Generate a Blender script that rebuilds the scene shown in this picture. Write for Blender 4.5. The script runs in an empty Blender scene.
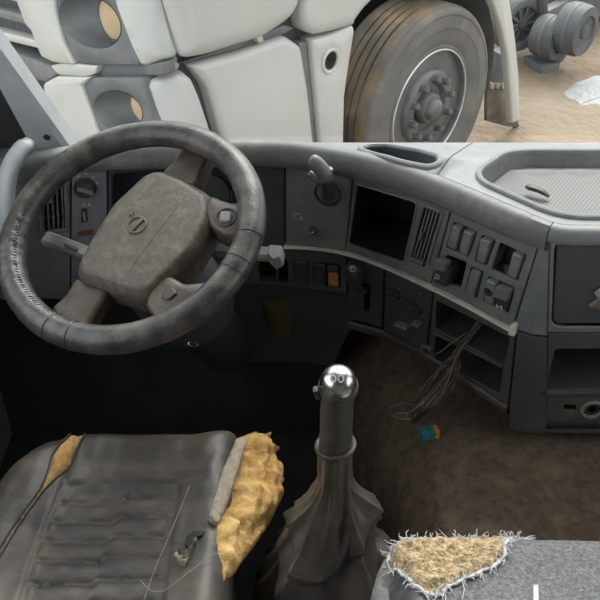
import bpy, bmesh, math, random
from mathutils import Vector, Matrix, noise
from mathutils.geometry import delaunay_2d_cdt

random.seed(7)
PI = math.pi
scene = bpy.context.scene
COL = scene.collection

# ------------------------------------------------------------------ camera
FPX = 900.0
PITCH = math.radians(37)
CAM = Vector((0, 0, 1.8))
cam_data = bpy.data.cameras.new('camera')
cam_data.sensor_width = 36
cam_data.lens = 36 * FPX / 600
cam_data.clip_start = 0.02
camera = bpy.data.objects.new('camera', cam_data)
camera.location = CAM
camera.rotation_euler = (math.radians(90) - PITCH, 0, 0)
COL.objects.link(camera)
scene.camera = camera

# ------------------------------------------------------------------ sky and exposure
world = bpy.data.worlds.new('sky')
scene.world = world
world.use_nodes = True
bg = world.node_tree.nodes['Background']
bg.inputs['Color'].default_value = (0.93, 0.97, 1.0, 1)
bg.inputs['Strength'].default_value = 1.0
vs = scene.view_settings
vs.view_transform = 'Standard'
vs.look = 'None'
vs.exposure = 1.4
vs.gamma = 1.0
vs.use_curve_mapping = False

sun_data = bpy.data.lights.new('sun', 'SUN')
sun_data.energy = 1.7
sun_data.angle = math.radians(40)
sun_data.color = (1.0, 0.96, 0.9)
sun = bpy.data.objects.new('sun', sun_data)
sun.rotation_euler = (math.radians(-38), math.radians(16), 0)   # shines from the front of the cab
COL.objects.link(sun)

# ------------------------------------------------------------------ pixel rays onto real surfaces
FW = Vector((0, math.cos(PITCH), -math.sin(PITCH)))
UP = Vector((0, math.sin(PITCH), math.cos(PITCH)))
RT = Vector((1, 0, 0))


def ray(x, y):
    return FW + RT * ((x - 300) / FPX) + UP * ((300 - y) / FPX)


def on_z(x, y, z):
    d = ray(x, y)
    return CAM + d * ((z - CAM.z) / d.z)


def on_y(x, y, yy):
    d = ray(x, y)
    return CAM + d * ((yy - CAM.y) / d.y)


class Plane:
    """a flat working surface: origin, two axes and the outward normal"""
    def __init__(self, o, u, v):
        self.o = Vector(o)
        self.u = Vector(u).normalized()
        v = Vector(v)
        self.v = (v - self.u * v.dot(self.u)).normalized()
        self.n = self.u.cross(self.v)

    def px(self, x, y):
        d = ray(x, y)
        t = (self.o - CAM).dot(self.n) / d.dot(self.n)
        q = CAM + d * t - self.o
        return (q.dot(self.u), q.dot(self.v))

    def pxs(self, pts):
        return [self.px(*p) for p in pts]

    def map(self, a, b, h=0.0):
        return self.o + self.u * a + self.v * b + self.n * h

    def shift(self, h):
        return Plane(self.o + self.n * h, self.u, self.v)


# ------------------------------------------------------------------ materials
def ramp(nt, fac, stops):
    r = nt.nodes.new('ShaderNodeValToRGB')
    el = r.color_ramp.elements
    el[0].position, el[0].color = stops[0][0], (*stops[0][1], 1)
    el[1].position, el[1].color = stops[-1][0], (*stops[-1][1], 1)
    for p, c in stops[1:-1]:
        e = el.new(p)
        e.color = (*c, 1)
    nt.links.new(fac, r.inputs['Fac'])
    return r.outputs['Color']


def noise_node(nt, co, scale, detail=4, rough=0.6):
    n = nt.nodes.new('ShaderNodeTexNoise')
    n.inputs['Scale'].default_value = scale
    n.inputs['Detail'].default_value = detail
    n.inputs['Roughness'].default_value = rough
    nt.links.new(co, n.inputs['Vector'])
    return n.outputs['Fac']


def mat(name, c1, c2=None, rough=0.6, metal=0.0, scale=30, bump=0.0, bscale=300, spec=0.5, dust=None, dscale=6,
        dlim=(0.5, 0.75), coat=0.0, stretch=None, bdist=.002):
    m = bpy.data.materials.new(name)
    m.use_nodes = True
    nt = m.node_tree
    b = nt.nodes['Principled BSDF']
    tc = nt.nodes.new('ShaderNodeTexCoord')
    co = tc.outputs['Object']
    if stretch:
        mp = nt.nodes.new('ShaderNodeMapping')
        mp.inputs['Scale'].default_value = stretch
        nt.links.new(co, mp.inputs['Vector'])
        co = mp.outputs['Vector']
    b.inputs['Roughness'].default_value = rough
    b.inputs['Metallic'].default_value = metal
    b.inputs['Specular IOR Level'].default_value = spec
    b.inputs['Coat Weight'].default_value = coat
    c2 = c2 or tuple(min(1, c * 1.25 + 0.004) for c in c1)
    col = ramp(nt, noise_node(nt, co, scale), [(0.3, c1), (0.7, c2)])
    if dust:
        f = ramp(nt, noise_node(nt, co, dscale, 6, 0.65), [(dlim[0], (0, 0, 0)), (dlim[1], (1, 1, 1))])
        mx = nt.nodes.new('ShaderNodeMix')
        mx.data_type = 'RGBA'
        nt.links.new(f, mx.inputs['Factor'])
        nt.links.new(col, mx.inputs[6])
        mx.inputs[7].default_value = (*dust, 1)
        col = mx.outputs[2]
    nt.links.new(col, b.inputs['Base Color'])
    if bump:
        bn = nt.nodes.new('ShaderNodeBump')
        bn.inputs['Strength'].default_value = bump
        bn.inputs['Distance'].default_value = bdist
        nt.links.new(noise_node(nt, co, bscale, 3), bn.inputs['Height'])
        nt.links.new(bn.outputs['Normal'], b.inputs['Normal'])
    return m


M = {}
M['dash_top'] = mat('dash_top_plastic', (.235, .247, .252), (.295, .307, .312), .48, scale=60, bump=.35, bscale=500, dust=(.36, .355, .34), dscale=16)
M['dash_pad'] = mat('dash_pad_vinyl', (.15, .155, .155), (.205, .21, .21), .45, scale=60, bump=.5, bscale=420, bdist=.0015, dust=(.29, .28, .26), dscale=12)
M['fascia'] = mat('fascia_plastic', (.165, .180, .189), (.21, .225, .232), .40, scale=30, bump=.25, bscale=700, dust=(.27, .258, .24), dscale=14)
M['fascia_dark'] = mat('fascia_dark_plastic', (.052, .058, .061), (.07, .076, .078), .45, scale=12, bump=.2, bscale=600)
M['lower_plastic'] = mat('lower_console_plastic', (.068, .071, .07), (.092, .092, .087), .5, scale=9, bump=.25, bscale=600, dust=(.125, .11, .09), dscale=7)
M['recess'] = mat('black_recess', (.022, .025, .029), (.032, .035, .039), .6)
M['smoked'] = mat('smoked_panel', (.066, .074, .08), (.086, .093, .097), .2, scale=4, bump=.05, bscale=200, dust=(.115, .105, .09), dscale=11)
M['switch'] = mat('switch_plastic', (.20, .214, .22), (.26, .274, .278), .36, scale=60, dust=(.32, .31, .285), dscale=50)
M['switch_worn'] = mat('worn_switch_plastic', (.16, .155, .143), (.22, .212, .195), .45, scale=60)
M['switch_dark'] = mat('dark_switch_plastic', (.045, .05, .053), (.065, .07, .072), .45, scale=60)
M['trim_metal'] = mat('champagne_trim', (.80, .745, .65), (.88, .83, .75), .25, 0.0, scale=40, dust=(.68, .60, .49), dscale=30)
M['chrome'] = mat('chrome', (.5, .5, .5), (.68, .68, .67), .26, 1.0, scale=50, dust=(.25, .245, .235), dscale=40, bump=.15, bscale=120)
M['white_print'] = mat('white_print', (.5, .51, .5), (.6, .6, .58), .6)
M['red_print'] = mat('red_print', (.14, .055, .04), (.19, .075, .05), .6)
M['amber'] = mat('amber_lens', (.55, .24, .05), (.66, .30, .07), .35, scale=80)
M['leather'] = mat('worn_wheel_leather', (.024, .024, .024), (.075, .073, .07), .30, scale=38, bump=.6, bscale=260, bdist=.0016, dust=(.17, .148, .122), dscale=18, dlim=(.48, .85))
M['hub'] = mat('hub_vinyl', (.060, .050, .038), (.098, .085, .068), .40, scale=90, bump=.6, bscale=420, bdist=.0018, dust=(.155, .133, .106), dscale=40)
M['spoke'] = mat('dusty_spoke_plastic', (.045, .034, .026), (.082, .064, .049), .40, scale=40, bump=.4, bscale=300, bdist=.0015, dust=(.13, .102, .078), dscale=26)
M['stalk'] = mat('stalk_plastic', (.16, .16, .15), (.22, .215, .2), .5, scale=30, bump=.2)
M['pale_plastic'] = mat('pale_grey_plastic', (.15, .147, .14), (.215, .21, .20), .42, scale=25, bump=.2, dust=(.13, .118, .10), dscale=30)
M['pillar'] = mat('pillar_plastic', (.43, .455, .47), (.51, .53, .54), .38, scale=30, bump=.4, bscale=500)
M['seat_leather'] = mat('black_seat_leather', (.040, .038, .036), (.076, .069, .060), .44, scale=14, bump=.5, bscale=240, bdist=.0015, dust=(.145, .118, .09), dscale=9, dlim=(.45, .75), stretch=(.5, 1.4, 1))
M['seat_fabric'] = mat('grey_seat_fabric', (.11, .114, .118), (.26, .265, .27), .85, scale=190, bump=1.0, bscale=260, bdist=.005, dust=(.34, .34, .335), dscale=130)
M['seat_side'] = mat('dark_seat_vinyl', (.05, .052, .055), (.08, .082, .084), .5, scale=10, bump=.4, bscale=200, dust=(.16, .16, .155), dscale=30)
M['foam'] = mat('yellow_foam', (.42, .22, .06), (.74, .50, .20), .9, scale=30, bump=.8, bscale=110, bdist=.004, dust=(.28, .13, .035), dscale=18, dlim=(.5, .72))
M['foam_pale'] = mat('pale_foam', (.40, .27, .13), (.80, .64, .42), .95, scale=150, bump=1.0, bscale=180, bdist=.008, dust=(.30, .18, .08), dscale=90)
M['felt'] = mat('felt_lining', (.33, .27, .20), (.43, .37, .29), .95, scale=90, bump=.8, bscale=300, dust=(.25, .19, .14), dscale=60)
M['fray'] = mat('frayed_fibre', (.55, .56, .57), (.75, .75, .74), .9, scale=150, bump=.8, bscale=400)
M['thread'] = mat('pale_thread', (.30, .28, .25), (.42, .4, .36), .8)
M['boot'] = mat('gear_boot_leather', (.065, .056, .048), (.11, .096, .082), .33, scale=24, bump=.5, bscale=240, bdist=.0015, dust=(.16, .136, .108), dscale=12)
M['gear_grip'] = mat('gear_grip_rubber', (.042, .039, .035), (.078, .072, .064), .5, scale=40, bump=.5, bscale=300)
M['carpet'] = mat('brown_carpet', (.115, .080, .053), (.215, .16, .112), .95, scale=60, bump=1.0, bscale=260, bdist=.006, dust=(.29, .215, .145), dscale=14)
M['floor'] = mat('rubber_floor', (.03, .032, .034), (.05, .05, .05), .8, scale=10)
M['lining'] = mat('cab_lining', (.19, .185, .175), (.23, .225, .215), .9, scale=8)
M['door'] = mat('door_plastic', (.11, .115, .12), (.14, .145, .15), .6, scale=8)
M['wire_dark'] = mat('dark_wire', (.05, .045, .04), (.09, .08, .07), .5)
M['wire_brown'] = mat('brown_wire', (.16, .10, .055), (.24, .165, .10), .5)
M['wire_grey'] = mat('grey_wire', (.10, .095, .085), (.15, .14, .125), .5)
M['blue_plastic'] = mat('blue_connector', (.03, .17, .25), (.05, .24, .33), .5)
M['green_plastic'] = mat('green_connector', (.05, .16, .10), (.08, .22, .14), .5)
M['orange_plastic'] = mat('orange_connector', (.55, .25, .05), (.66, .33, .09), .5)
# outside
M['paint'] = mat('dusty_white_paint', (.375, .366, .34), (.41, .40, .375), .42, scale=2.5, dust=(.35, .32, .27), dscale=1.6, coat=.1)
M['truck_grey'] = mat('truck_grey_plastic', (.082, .086, .088), (.11, .113, .115), .6, scale=5, dust=(.15, .143, .13), dscale=5)
M['truck_dark'] = mat('truck_dark_gap', (.03, .034, .038), (.06, .063, .065), .7, scale=8)
M['lamp_tan'] = mat('faded_lamp', (.32, .225, .125), (.39, .285, .17), .6, scale=18, dust=(.27, .19, .11), dscale=10)
M['tyre'] = mat('tyre_rubber', (.075, .069, .062), (.11, .10, .09), .8, scale=8, bump=.4, bscale=120, dust=(.155, .133, .108), dscale=5)
M['tread'] = mat('tread_rubber', (.075, .062, .05), (.115, .095, .075), .85, scale=12, dust=(.24, .16, .085), dscale=5, dlim=(.42, .7))
M['rim'] = mat('steel_rim', (.07, .07, .069), (.11, .11, .108), .42, .2, scale=10, dust=(.145, .13, .115), dscale=9)
M['rim_edge'] = mat('bright_rim_edge', (.5, .5, .49), (.6, .6, .59), .3, .6)
M['mudflap'] = mat('brown_mudflap', (.075, .055, .04), (.13, .092, .066), .8, scale=12, dust=(.19, .14, .095), dscale=8)
M['arch'] = mat('wheel_arch_liner', (.075, .08, .085), (.12, .12, .118), .75, scale=6, dust=(.18, .125, .085), dscale=4)
M['earth'] = mat('dry_earth', (.105, .07, .042), (.165, .118, .076), .95, scale=1.2, bump=1.0, bscale=14, bdist=.03, dust=(.21, .163, .116), dscale=.9, dlim=(.4, .62))
M['puddle'] = mat('puddle_water', (.20, .205, .21), (.29, .295, .295), .6, scale=4, spec=.5, bump=.8, bscale=14, bdist=.03, dust=(.17, .14, .105), dscale=5)
M['chassis'] = mat('chassis_steel', (.05, .053, .056), (.085, .088, .09), .6, scale=6, dust=(.12, .108, .092), dscale=5)


def mesh_pattern_mat(name, base, dark, scale, rot=0.0):
    """anti-slip mat: fine raised dimples"""
    m = mat(name, base, tuple(c * 1.15 for c in base), .65, scale=8, dust=tuple(c * 1.3 for c in base), dscale=12)
    nt = m.node_tree
    b = nt.nodes['Principled BSDF']
    tc = nt.nodes.new('ShaderNodeTexCoord')
    mp = nt.nodes.new('ShaderNodeMapping')
    mp.inputs['Rotation'].default_value = (0, 0, rot)
    nt.links.new(tc.outputs['Object'], mp.inputs['Vector'])
    v = nt.nodes.new('ShaderNodeTexVoronoi')
    v.inputs['Scale'].default_value = scale
    v.inputs['Randomness'].default_value = 0.0
    nt.links.new(mp.outputs['Vector'], v.inputs['Vector'])
    old = b.inputs['Base Color'].links[0].from_socket
    f = ramp(nt, v.outputs['Distance'], [(0.25, (0, 0, 0)), (0.55, (1, 1, 1))])
    mx = nt.nodes.new('ShaderNodeMix')
    mx.data_type = 'RGBA'
    nt.links.new(f, mx.inputs['Factor'])
    nt.links.new(old, mx.inputs[6])
    mx.inputs[7].default_value = (*dark, 1)
    nt.links.new(mx.outputs[2], b.inputs['Base Color'])
    return m


M['antislip'] = mesh_pattern_mat('antislip_mat', (.34, .325, .30), (.16, .16, .16), 150, .6)
M['speaker_mesh'] = mesh_pattern_mat('speaker_mesh', (.10, .115, .13), (.04, .045, .05), 330, .3)

gm = bpy.data.materials.new('windscreen_glass')
gm.use_nodes = True
nt = gm.node_tree
nt.nodes.clear()
out = nt.nodes.new('ShaderNodeOutputMaterial')
tr = nt.nodes.new('ShaderNodeBsdfTransparent')
tr.inputs['Color'].default_value = (.95, .965, .96, 1)
gl = nt.nodes.new('ShaderNodeBsdfGlossy')
gl.inputs['Roughness'].default_value = .02
fr = nt.nodes.new('ShaderNodeFresnel')
fr.inputs['IOR'].default_value = 1.22
mx = nt.nodes.new('ShaderNodeMixShader')
nt.links.new(fr.outputs[0], mx.inputs[0])
nt.links.new(tr.outputs[0], mx.inputs[1])
nt.links.new(gl.outputs[0], mx.inputs[2])
nt.links.new(mx.outputs[0], out.inputs[0])
M['glass'] = gm


# ------------------------------------------------------------------ object helpers
def thing(name, label, cat, loc=(0, 0, 0), group=None):
    o = bpy.data.objects.new(name, None)
    o.empty_display_size = .05
    o.location = loc
    COL.objects.link(o)
    o['label'] = label
    o['category'] = cat
    if group:
        o['group'] = group
    return o


def tag(o, label=None, cat=None, group=None, kind=None):
    for k, v in (('label', label), ('category', cat), ('group', group), ('kind', kind)):
        if v:
            o[k] = v
    return o


def world_loc(o):
    p = Vector((0, 0, 0))
    while o:
        p += o.location
        o = o.parent
    return p


def mk(name, verts, faces, material, parent=None, smooth=True, angle=35, recalc=True):
    """one mesh object; verts are world coordinates"""
    verts = [Vector(v) for v in verts]
    base = world_loc(parent) if parent else Vector((0, 0, 0))
    lo = Vector([min(v[i] for v in verts) for i in range(3)])
    hi = Vector([max(v[i] for v in verts) for i in range(3)])
    org = Vector(((lo.x + hi.x) / 2, (lo.y + hi.y) / 2, lo.z))
    me = bpy.data.meshes.new(name)
    me.from_pydata([v - org for v in verts], [], faces)
    if recalc:
        bm = bmesh.new()
        bm.from_mesh(me)
        bmesh.ops.remove_doubles(bm, verts=bm.verts, dist=1e-6)
        bmesh.ops.recalc_face_normals(bm, faces=bm.faces)
        bm.to_mesh(me)
        bm.free()
    me.update()
    if smooth:
        me.polygons.foreach_set('use_smooth', [True] * len(me.polygons))
        me.set_sharp_from_angle(angle=math.radians(angle))
    me.materials.append(material)
    o = bpy.data.objects.new(name, me)
    o.location = org - base
    if parent:
        o.parent = parent
    COL.objects.link(o)
    return o


def struct(o):
    o['kind'] = 'structure'
    return o


class Geo:
    """collects shapes that together make one part"""
    def __init__(self):
        self.v, self.f = [], []

    def add(self, v, f):
        n = len(self.v)
        self.v += [Vector(p) for p in v]
        self.f += [tuple(i + n for i in q) for q in f]
        return self

    def mk(self, name, material, parent=None, **k):
        return mk(name, self.v, self.f, material, parent, **k)


def box_vf(lo, hi, bev=0.0):
    x0, y0, z0 = lo
    x1, y1, z1 = hi
    if bev <= 0:
        v = [(x, y, z) for x in (x0, x1) for y in (y0, y1) for z in (z0, z1)]
        f = [(0, 1, 3, 2), (4, 6, 7, 5), (0, 4, 5, 1), (2, 3, 7, 6), (0, 2, 6, 4), (1, 5, 7, 3)]
        return v, f
    bm = bmesh.new()
    bmesh.ops.create_cube(bm, size=1)
    for w in bm.verts:
        w.co = Vector(((x0 + x1) / 2 + w.co.x * (x1 - x0), (y0 + y1) / 2 + w.co.y * (y1 - y0), (z0 + z1) / 2 + w.co.z * (z1 - z0)))
    bmesh.ops.bevel(bm, geom=bm.edges[:], offset=bev, segments=2, affect='EDGES', profile=.6)
    bm.verts.index_update()
    v = [w.co.copy() for w in bm.verts]
    f = [tuple(w.index for w in q.verts) for q in bm.faces]
    bm.free()
    return v, f


def obox_vf(o, ax, size, bev=0.0):
    """box about o with axes ax (three vectors) and full sizes"""
    v, f = box_vf([-s / 2 for s in size], [s / 2 for s in size], bev)
    return [Vector(o) + ax[0] * p[0] + ax[1] * p[1] + ax[2] * p[2] for p in v], f


def frames(pts, closed=False):
    n = len(pts)
    tang = []
    for i in range(n):
        a = pts[(i - 1) % n] if (closed or i > 0) else pts[i]
        b = pts[(i + 1) % n] if (closed or i < n - 1) else pts[i]
        tang.append((b - a).normalized())
    ref = Vector((0, 0, 1)) if abs(tang[0].z) < .9 else Vector((1, 0, 0))
    nrm = (ref - tang[0] * ref.dot(tang[0])).normalized()
    res = []
    for t in tang:
        nrm = (nrm - t * nrm.dot(t)).normalized()
        res.append((t, nrm, t.cross(nrm)))
    return res


def tube_vf(pts, rad, seg=10, closed=False, cap=True, flat=1.0):
    pts = [Vector(p) for p in pts]
    n = len(pts)
    if not hasattr(rad, '__len__'):
        rad = [rad] * n
    fs = frames(pts, closed)
    v, f = [], []
    for p, r, (t, a, b) in zip(pts, rad, fs):
        for k in range(seg):
            th = 2 * PI * k / seg
            v.append(p + a * (math.cos(th) * r * flat) + b * (math.sin(th) * r))
    m = n if closed else n - 1
    for i in range(m):
        j = (i + 1) % n
        for k in range(seg):
            l = (k + 1) % seg
            f.append((i * seg + k, i * seg + l, j * seg + l, j * seg + k))
    if cap and not closed:
        f.append(tuple(range(seg - 1, -1, -1)))
        f.append(tuple((n - 1) * seg + k for k in range(seg)))
    return v, f


def smooth_path(ctrl, n=8):
    """Catmull-Rom through the control points"""
    c = [Vector(p) for p in ctrl]
    c = [c[0] * 2 - c[1]] + c + [c[-1] * 2 - c[-2]]
    res = []
    for i in range(1, len(c) - 2):
        for k in range(n):
            t = k / n
            p0, p1, p2, p3 = c[i - 1:i + 3]
            res.append(.5 * ((2 * p1) + (p2 - p0) * t + (2 * p0 - 5 * p1 + 4 * p2 - p3) * t * t + (3 * p1 - p0 - 3 * p2 + p3) * t ** 3))
    res.append(c[-2])
    return res


def lathe_vf(o, axis, prof, seg=32, ref=None, cap=True):
    """prof: (radius, height along axis)"""
    axis = Vector(axis).normalized()
    ref = Vector(ref) if ref else (Vector((1, 0, 0)) if abs(axis.x) < .8 else Vector((0, 0, 1)))
    a = (ref - axis * ref.dot(axis)).normalized()
    b = axis.cross(a)
    v, f = [], []
    o = Vector(o)
    for r, h in prof:
        for k in range(seg):
            th = 2 * PI * k / seg
            v.append(o + axis * h + (a * math.cos(th) + b * math.sin(th)) * max(r, 1e-5))
    for i in range(len(prof) - 1):
        for k in range(seg):
            l = (k + 1) % seg
            f.append((i * seg + k, i * seg + l, (i + 1) * seg + l, (i + 1) * seg + k))
    if cap and prof[0][0] > 1e-4:
        f.append(tuple(range(seg)))
    if cap and prof[-1][0] > 1e-4:
        f.append(tuple((len(prof) - 1) * seg + k for k in range(seg)))
    return v, f


def area2(p):
    return sum(p[i][0] * p[(i + 1) % len(p)][1] - p[(i + 1) % len(p)][0] * p[i][1] for i in range(len(p))) / 2


def round_poly(poly, r, n=4):
    """round the corners of a 2D polygon"""
    res = []
    m = len(poly)
    for i in range(m):
        p0, p, p1 = Vector(poly[i - 1]), Vector(poly[i]), Vector(poly[(i + 1) % m])
        a, b = p0 - p, p1 - p
        rr = min(r, a.length * .45, b.length * .45)
        s, e = p + a.normalized() * rr, p + b.normalized() * rr
        for k in range(n + 1):
            t = k / n
            q = s * (1 - t) ** 2 + p * (2 * t * (1 - t)) + e * t * t
            res.append((q.x, q.y))
    return res


def inset_poly(poly, d):
    """move the outline inwards by d"""
    sgn = 1 if area2(poly) > 0 else -1
    m = len(poly)
    res = []
    for i in range(m):
        p0, p, p1 = Vector(poly[i - 1]), Vector(poly[i]), Vector(poly[(i + 1) % m])
        e0, e1 = p - p0, p1 - p
        if e0.length < 1e-9:
            e0 = e1
        if e1.length < 1e-9:
            e1 = e0
        n0 = Vector((-e0.y, e0.x)).normalized() * sgn
        n1 = Vector((-e1.y, e1.x)).normalized() * sgn
        b = n0 + n1
        if b.length < 1e-6:
            b = n0
        b.normalize()
        c = max(.5, b.dot(n0))
        q = p + b * (d / c)
        res.append((q.x, q.y))
    return res


def inside(p, poly):
    x, y = p
    c = False
    j = len(poly) - 1
    for i in range(len(poly)):
        xi, yi = poly[i]
        xj, yj = poly[j]
        if (yi > y) != (yj > y) and x < (xj - xi) * (y - yi) / (yj - yi) + xi:
            c = not c
        j = i
    return c


def edge_dist(p, poly):
    best = 1e9
    px, py = p
    ax, ay = poly[-1]
    for bx, by in poly:
        dx, dy = bx - ax, by - ay
        q = dx * dx + dy * dy
        t = ((px - ax) * dx + (py - ay) * dy) / q if q > 1e-14 else 0
        t = 0 if t < 0 else (1 if t > 1 else t)
        ex, ey = px - ax - dx * t, py - ay - dy * t
        e = ex * ex + ey * ey
        if e < best:
            best = e
        ax, ay = bx, by
    return math.sqrt(best)


def slab_vf(poly, prof, mapf, rnd=0.0, n=4):
    """prof: list of (inset, height); outline (corners rounded by rnd) swept through it, ends capped"""
    v, f = [], []
    for d, h in prof:
        q = inset_poly(poly, d) if d else poly
        if rnd:
            q = round_poly(q, max(rnd - d * .5, rnd * .4), n)
        v += [mapf(a, b, h) for a, b in q]
    m = len(v) // len(prof)
    for i in range(len(prof) - 1):
        for k in range(m):
            l = (k + 1) % m
            f.append((i * m + k, i * m + l, (i + 1) * m + l, (i + 1) * m + k))
    f.append(tuple(range(m)))
    f.append(tuple((len(prof) - 1) * m + k for k in range(m)))
    return v, f


def densify(poly, step):
    res = []
    for i in range(len(poly)):
        a, b = Vector(poly[i]), Vector(poly[(i + 1) % len(poly)])
        n = max(1, int((b - a).length / step))
        for k in range(n):
            q = a.lerp(b, k / n)
            res.append((q.x, q.y))
    return res


def cdt(poly, holes, step):
    """triangles filling a 2D polygon with holes, with inner grid points"""
    loops = [densify(poly, step)] + [densify(h, step) for h in holes]
    pts, edges = [], []
    for lp in loops:
        n = len(pts)
        pts += lp
        edges += [(n + i, n + (i + 1) % len(lp)) for i in range(len(lp))]
    xs, ys = [p[0] for p in poly], [p[1] for p in poly]
    nx, ny = int((max(xs) - min(xs)) / step), int((max(ys) - min(ys)) / step)
    for i in range(1, nx + 1):
        for j in range(1, ny + 1):
            p = (min(xs) + i * step, min(ys) + (j + .5 * (i % 2)) * step)
            if inside(p, poly) and not any(inside(p, h) for h in holes):
                if min(edge_dist(p, lp) for lp in loops) > step * .4:
                    pts.append(p)
    r = delaunay_2d_cdt([Vector(p) for p in pts], edges, [], 0, 1e-7)
    V, Fc = r[0], r[2]
    F2 = []
    for t in Fc:
        c = sum((V[i] for i in t), Vector((0, 0))) / len(t)
        if inside(c, poly) and not any(inside(c, h) for h in holes):
            F2.append(tuple(t))
    return [(p.x, p.y) for p in V], F2, loops


def plate_vf(poly, holes, mapf, top, bot, step=.02, bev=.0015):
    """a plate with holes: front face, bevelled rims and skirts going back to bot"""
    pin = inset_poly(poly, bev)
    hout = [inset_poly(h, -bev) for h in holes]
    P, T, loops = cdt(pin, hout, step)
    v = [mapf(a, b, top) for a, b in P]
    f = list(T)
    for src, lp in [(poly, loops[0])] + list(zip(holes, loops[1:])):
        d = -bev if lp is loops[0] else bev
        l1 = inset_poly(lp, d)
        n = len(v)
        m = len(lp)
        v += [mapf(a, b, top) for a, b in lp] + [mapf(a, b, top - bev) for a, b in l1] + [mapf(a, b, bot) for a, b in l1]
        for r_ in range(2):
            for k in range(m):
                l = (k + 1) % m
                f.append((n + r_ * m + k, n + r_ * m + l, n + (r_ + 1) * m + l, n + (r_ + 1) * m + k))
    return v, f


def tray_vf(poly, mapf, top, bot, taper=0.0):
    """open recess: walls and bottom"""
    m = len(poly)
    q = inset_poly(poly, taper) if taper else poly
    v = [mapf(a, b, top) for a, b in poly] + [mapf(a, b, bot) for a, b in q]
    f = [(k, (k + 1) % m, m + (k + 1) % m, m + k) for k in range(m)] + [tuple(range(m, 2 * m))]
    return v, f


def lump_vf(poly, mapf, hfun, step, bot):
    """a rough lump: hfun(a, b, distance to edge) above the outline, closed down to bot"""
    P, T, loops = cdt(poly, [], step)
    v = [mapf(a, b, hfun(a, b, edge_dist((a, b), loops[0]))) for a, b in P]
    f = list(T)
    lp = loops[0]
    n, m = len(v), len(lp)
    v += [mapf(a, b, hfun(a, b, 0)) for a, b in lp] + [mapf(a, b, bot) for a, b in lp]
    for k in range(m):
        l = (k + 1) % m
        f.append((n + k, n + l, n + m + l, n + m + k))
    return v, f


def sstep(a, b, x):
    t = max(0, min(1, (x - a) / (b - a)))
    return t * t * (3 - 2 * t)


def ellipse(cx, cy, rx, ry, n=28, rot=0):
    c, s = math.cos(rot), math.sin(rot)
    return [(cx + rx * math.cos(2 * PI * i / n) * c - ry * math.sin(2 * PI * i / n) * s,
             cy + rx * math.cos(2 * PI * i / n) * s + ry * math.sin(2 * PI * i / n) * c) for i in range(n)]


# ------------------------------------------------------------------ the curved dashboard face: plan curve swept upwards
_ctrl = [(-.745, 1.28), (-.70, 1.44), (-.61, 1.56), (-.50, 1.625), (-.40, 1.65), (-.25, 1.66), (-.10, 1.665), (-.02, 1.66),
         (.06, 1.637), (.13, 1.608), (.20, 1.565), (.30, 1.48), (.38, 1.403), (.425, 1.360), (.447, 1.343), (.47, 1.336), (.50, 1.335)]
CURVE = [Vector((p.x, p.y)) for p in smooth_path([(x, y, 0) for x, y in _ctrl], 8)] + [Vector((.5 + .03 * i, 1.335)) for i in range(1, 34)]
CLEN = [0.0]
for i in range(1, len(CURVE)):
    CLEN.append(CLEN[-1] + (CURVE[i] - CURVE[i - 1]).length)
CNRM = []
for i in range(len(CURVE)):
    t_ = (CURVE[min(i + 1, len(CURVE) - 1)] - CURVE[max(i - 1, 0)]).normalized()
    CNRM.append(Vector((t_.y, -t_.x)))


def fmap(s, z, o=0.0):
    s = max(0, min(CLEN[-1] - 1e-6, s))
    lo, hi = 0, len(CLEN) - 1
    while hi - lo > 1:
        m = (lo + hi) // 2
        if CLEN[m] <= s:
            lo = m
        else:
            hi = m
    t = (s - CLEN[lo]) / (CLEN[hi] - CLEN[lo])
    p = CURVE[lo].lerp(CURVE[hi], t)
    n = CNRM[lo].lerp(CNRM[hi], t).normalized()
    return Vector((p.x + n.x * o, p.y + n.y * o, z))


def f(x, y):
    """pixel of the photograph -> (length along the face, height)"""
    d = ray(x, y)
    cr = [d.x * p.y - d.y * p.x for p in CURVE]
    for i in range(len(CURVE) - 1):
        if cr[i] * cr[i + 1] <= 0 and cr[i] != cr[i + 1]:
            t = cr[i] / (cr[i] - cr[i + 1])
            p = CURVE[i].lerp(CURVE[i + 1], t)
            k = p.y / d.y
            return (CLEN[i] + t * (CLEN[i + 1] - CLEN[i]), CAM.z + d.z * k)
    raise ValueError((x, y))


def fs(pts):
    return [f(*p) for p in pts]


def s_of_x(x):
    for i in range(len(CURVE) - 1):
        if CURVE[i].x <= x <= CURVE[i + 1].x:
            return CLEN[i] + (x - CURVE[i].x) / (CURVE[i + 1].x - CURVE[i].x) * (CLEN[i + 1] - CLEN[i])
    return CLEN[-1]


def curve_y(x):
    for i in range(len(CURVE) - 1):
        if CURVE[i].x <= x <= CURVE[i + 1].x:
            return CURVE[i].y + (x - CURVE[i].x) / (CURVE[i + 1].x - CURVE[i].x) * (CURVE[i + 1].y - CURVE[i].y)
    return 1.335


def face_slab(name, poly, prof, material, parent, rnd=0.0, g=None):
    if rnd:
        poly = round_poly(poly, rnd)
    v, fc = slab_vf(poly, prof, fmap)
    if g is not None:
        g.add(v, fc)
        return g
    return mk(name, v, fc, material, parent)


def face_bar(p, q, w, o0, o1):
    p, q = Vector(p), Vector(q)
    d = (q - p).normalized()
    n = Vector((-d.y, d.x)) * (w / 2)
    return slab_vf([tuple(p - n), tuple(q - n), tuple(q + n), tuple(p + n)], [(0, o0), (0, o1 - .0006), (.0006, o1)], fmap)


def face_frame(poly, wid, o0, o1, mapf=fmap):
    """a rounded picture-frame bead along a closed outline"""
    pts = [mapf(a, b, (o0 + o1) / 2) for a, b in poly]
    return tube_vf(pts, wid / 2, 8, closed=True)


def face_lathe(px, py, prof, seg=28, o=0.0):
    s, z = f(px, py)
    c = fmap(s, z, o)
    n = (fmap(s, z, .1) - fmap(s, z, 0)).normalized()
    return lathe_vf(c, n, prof, seg)


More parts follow.
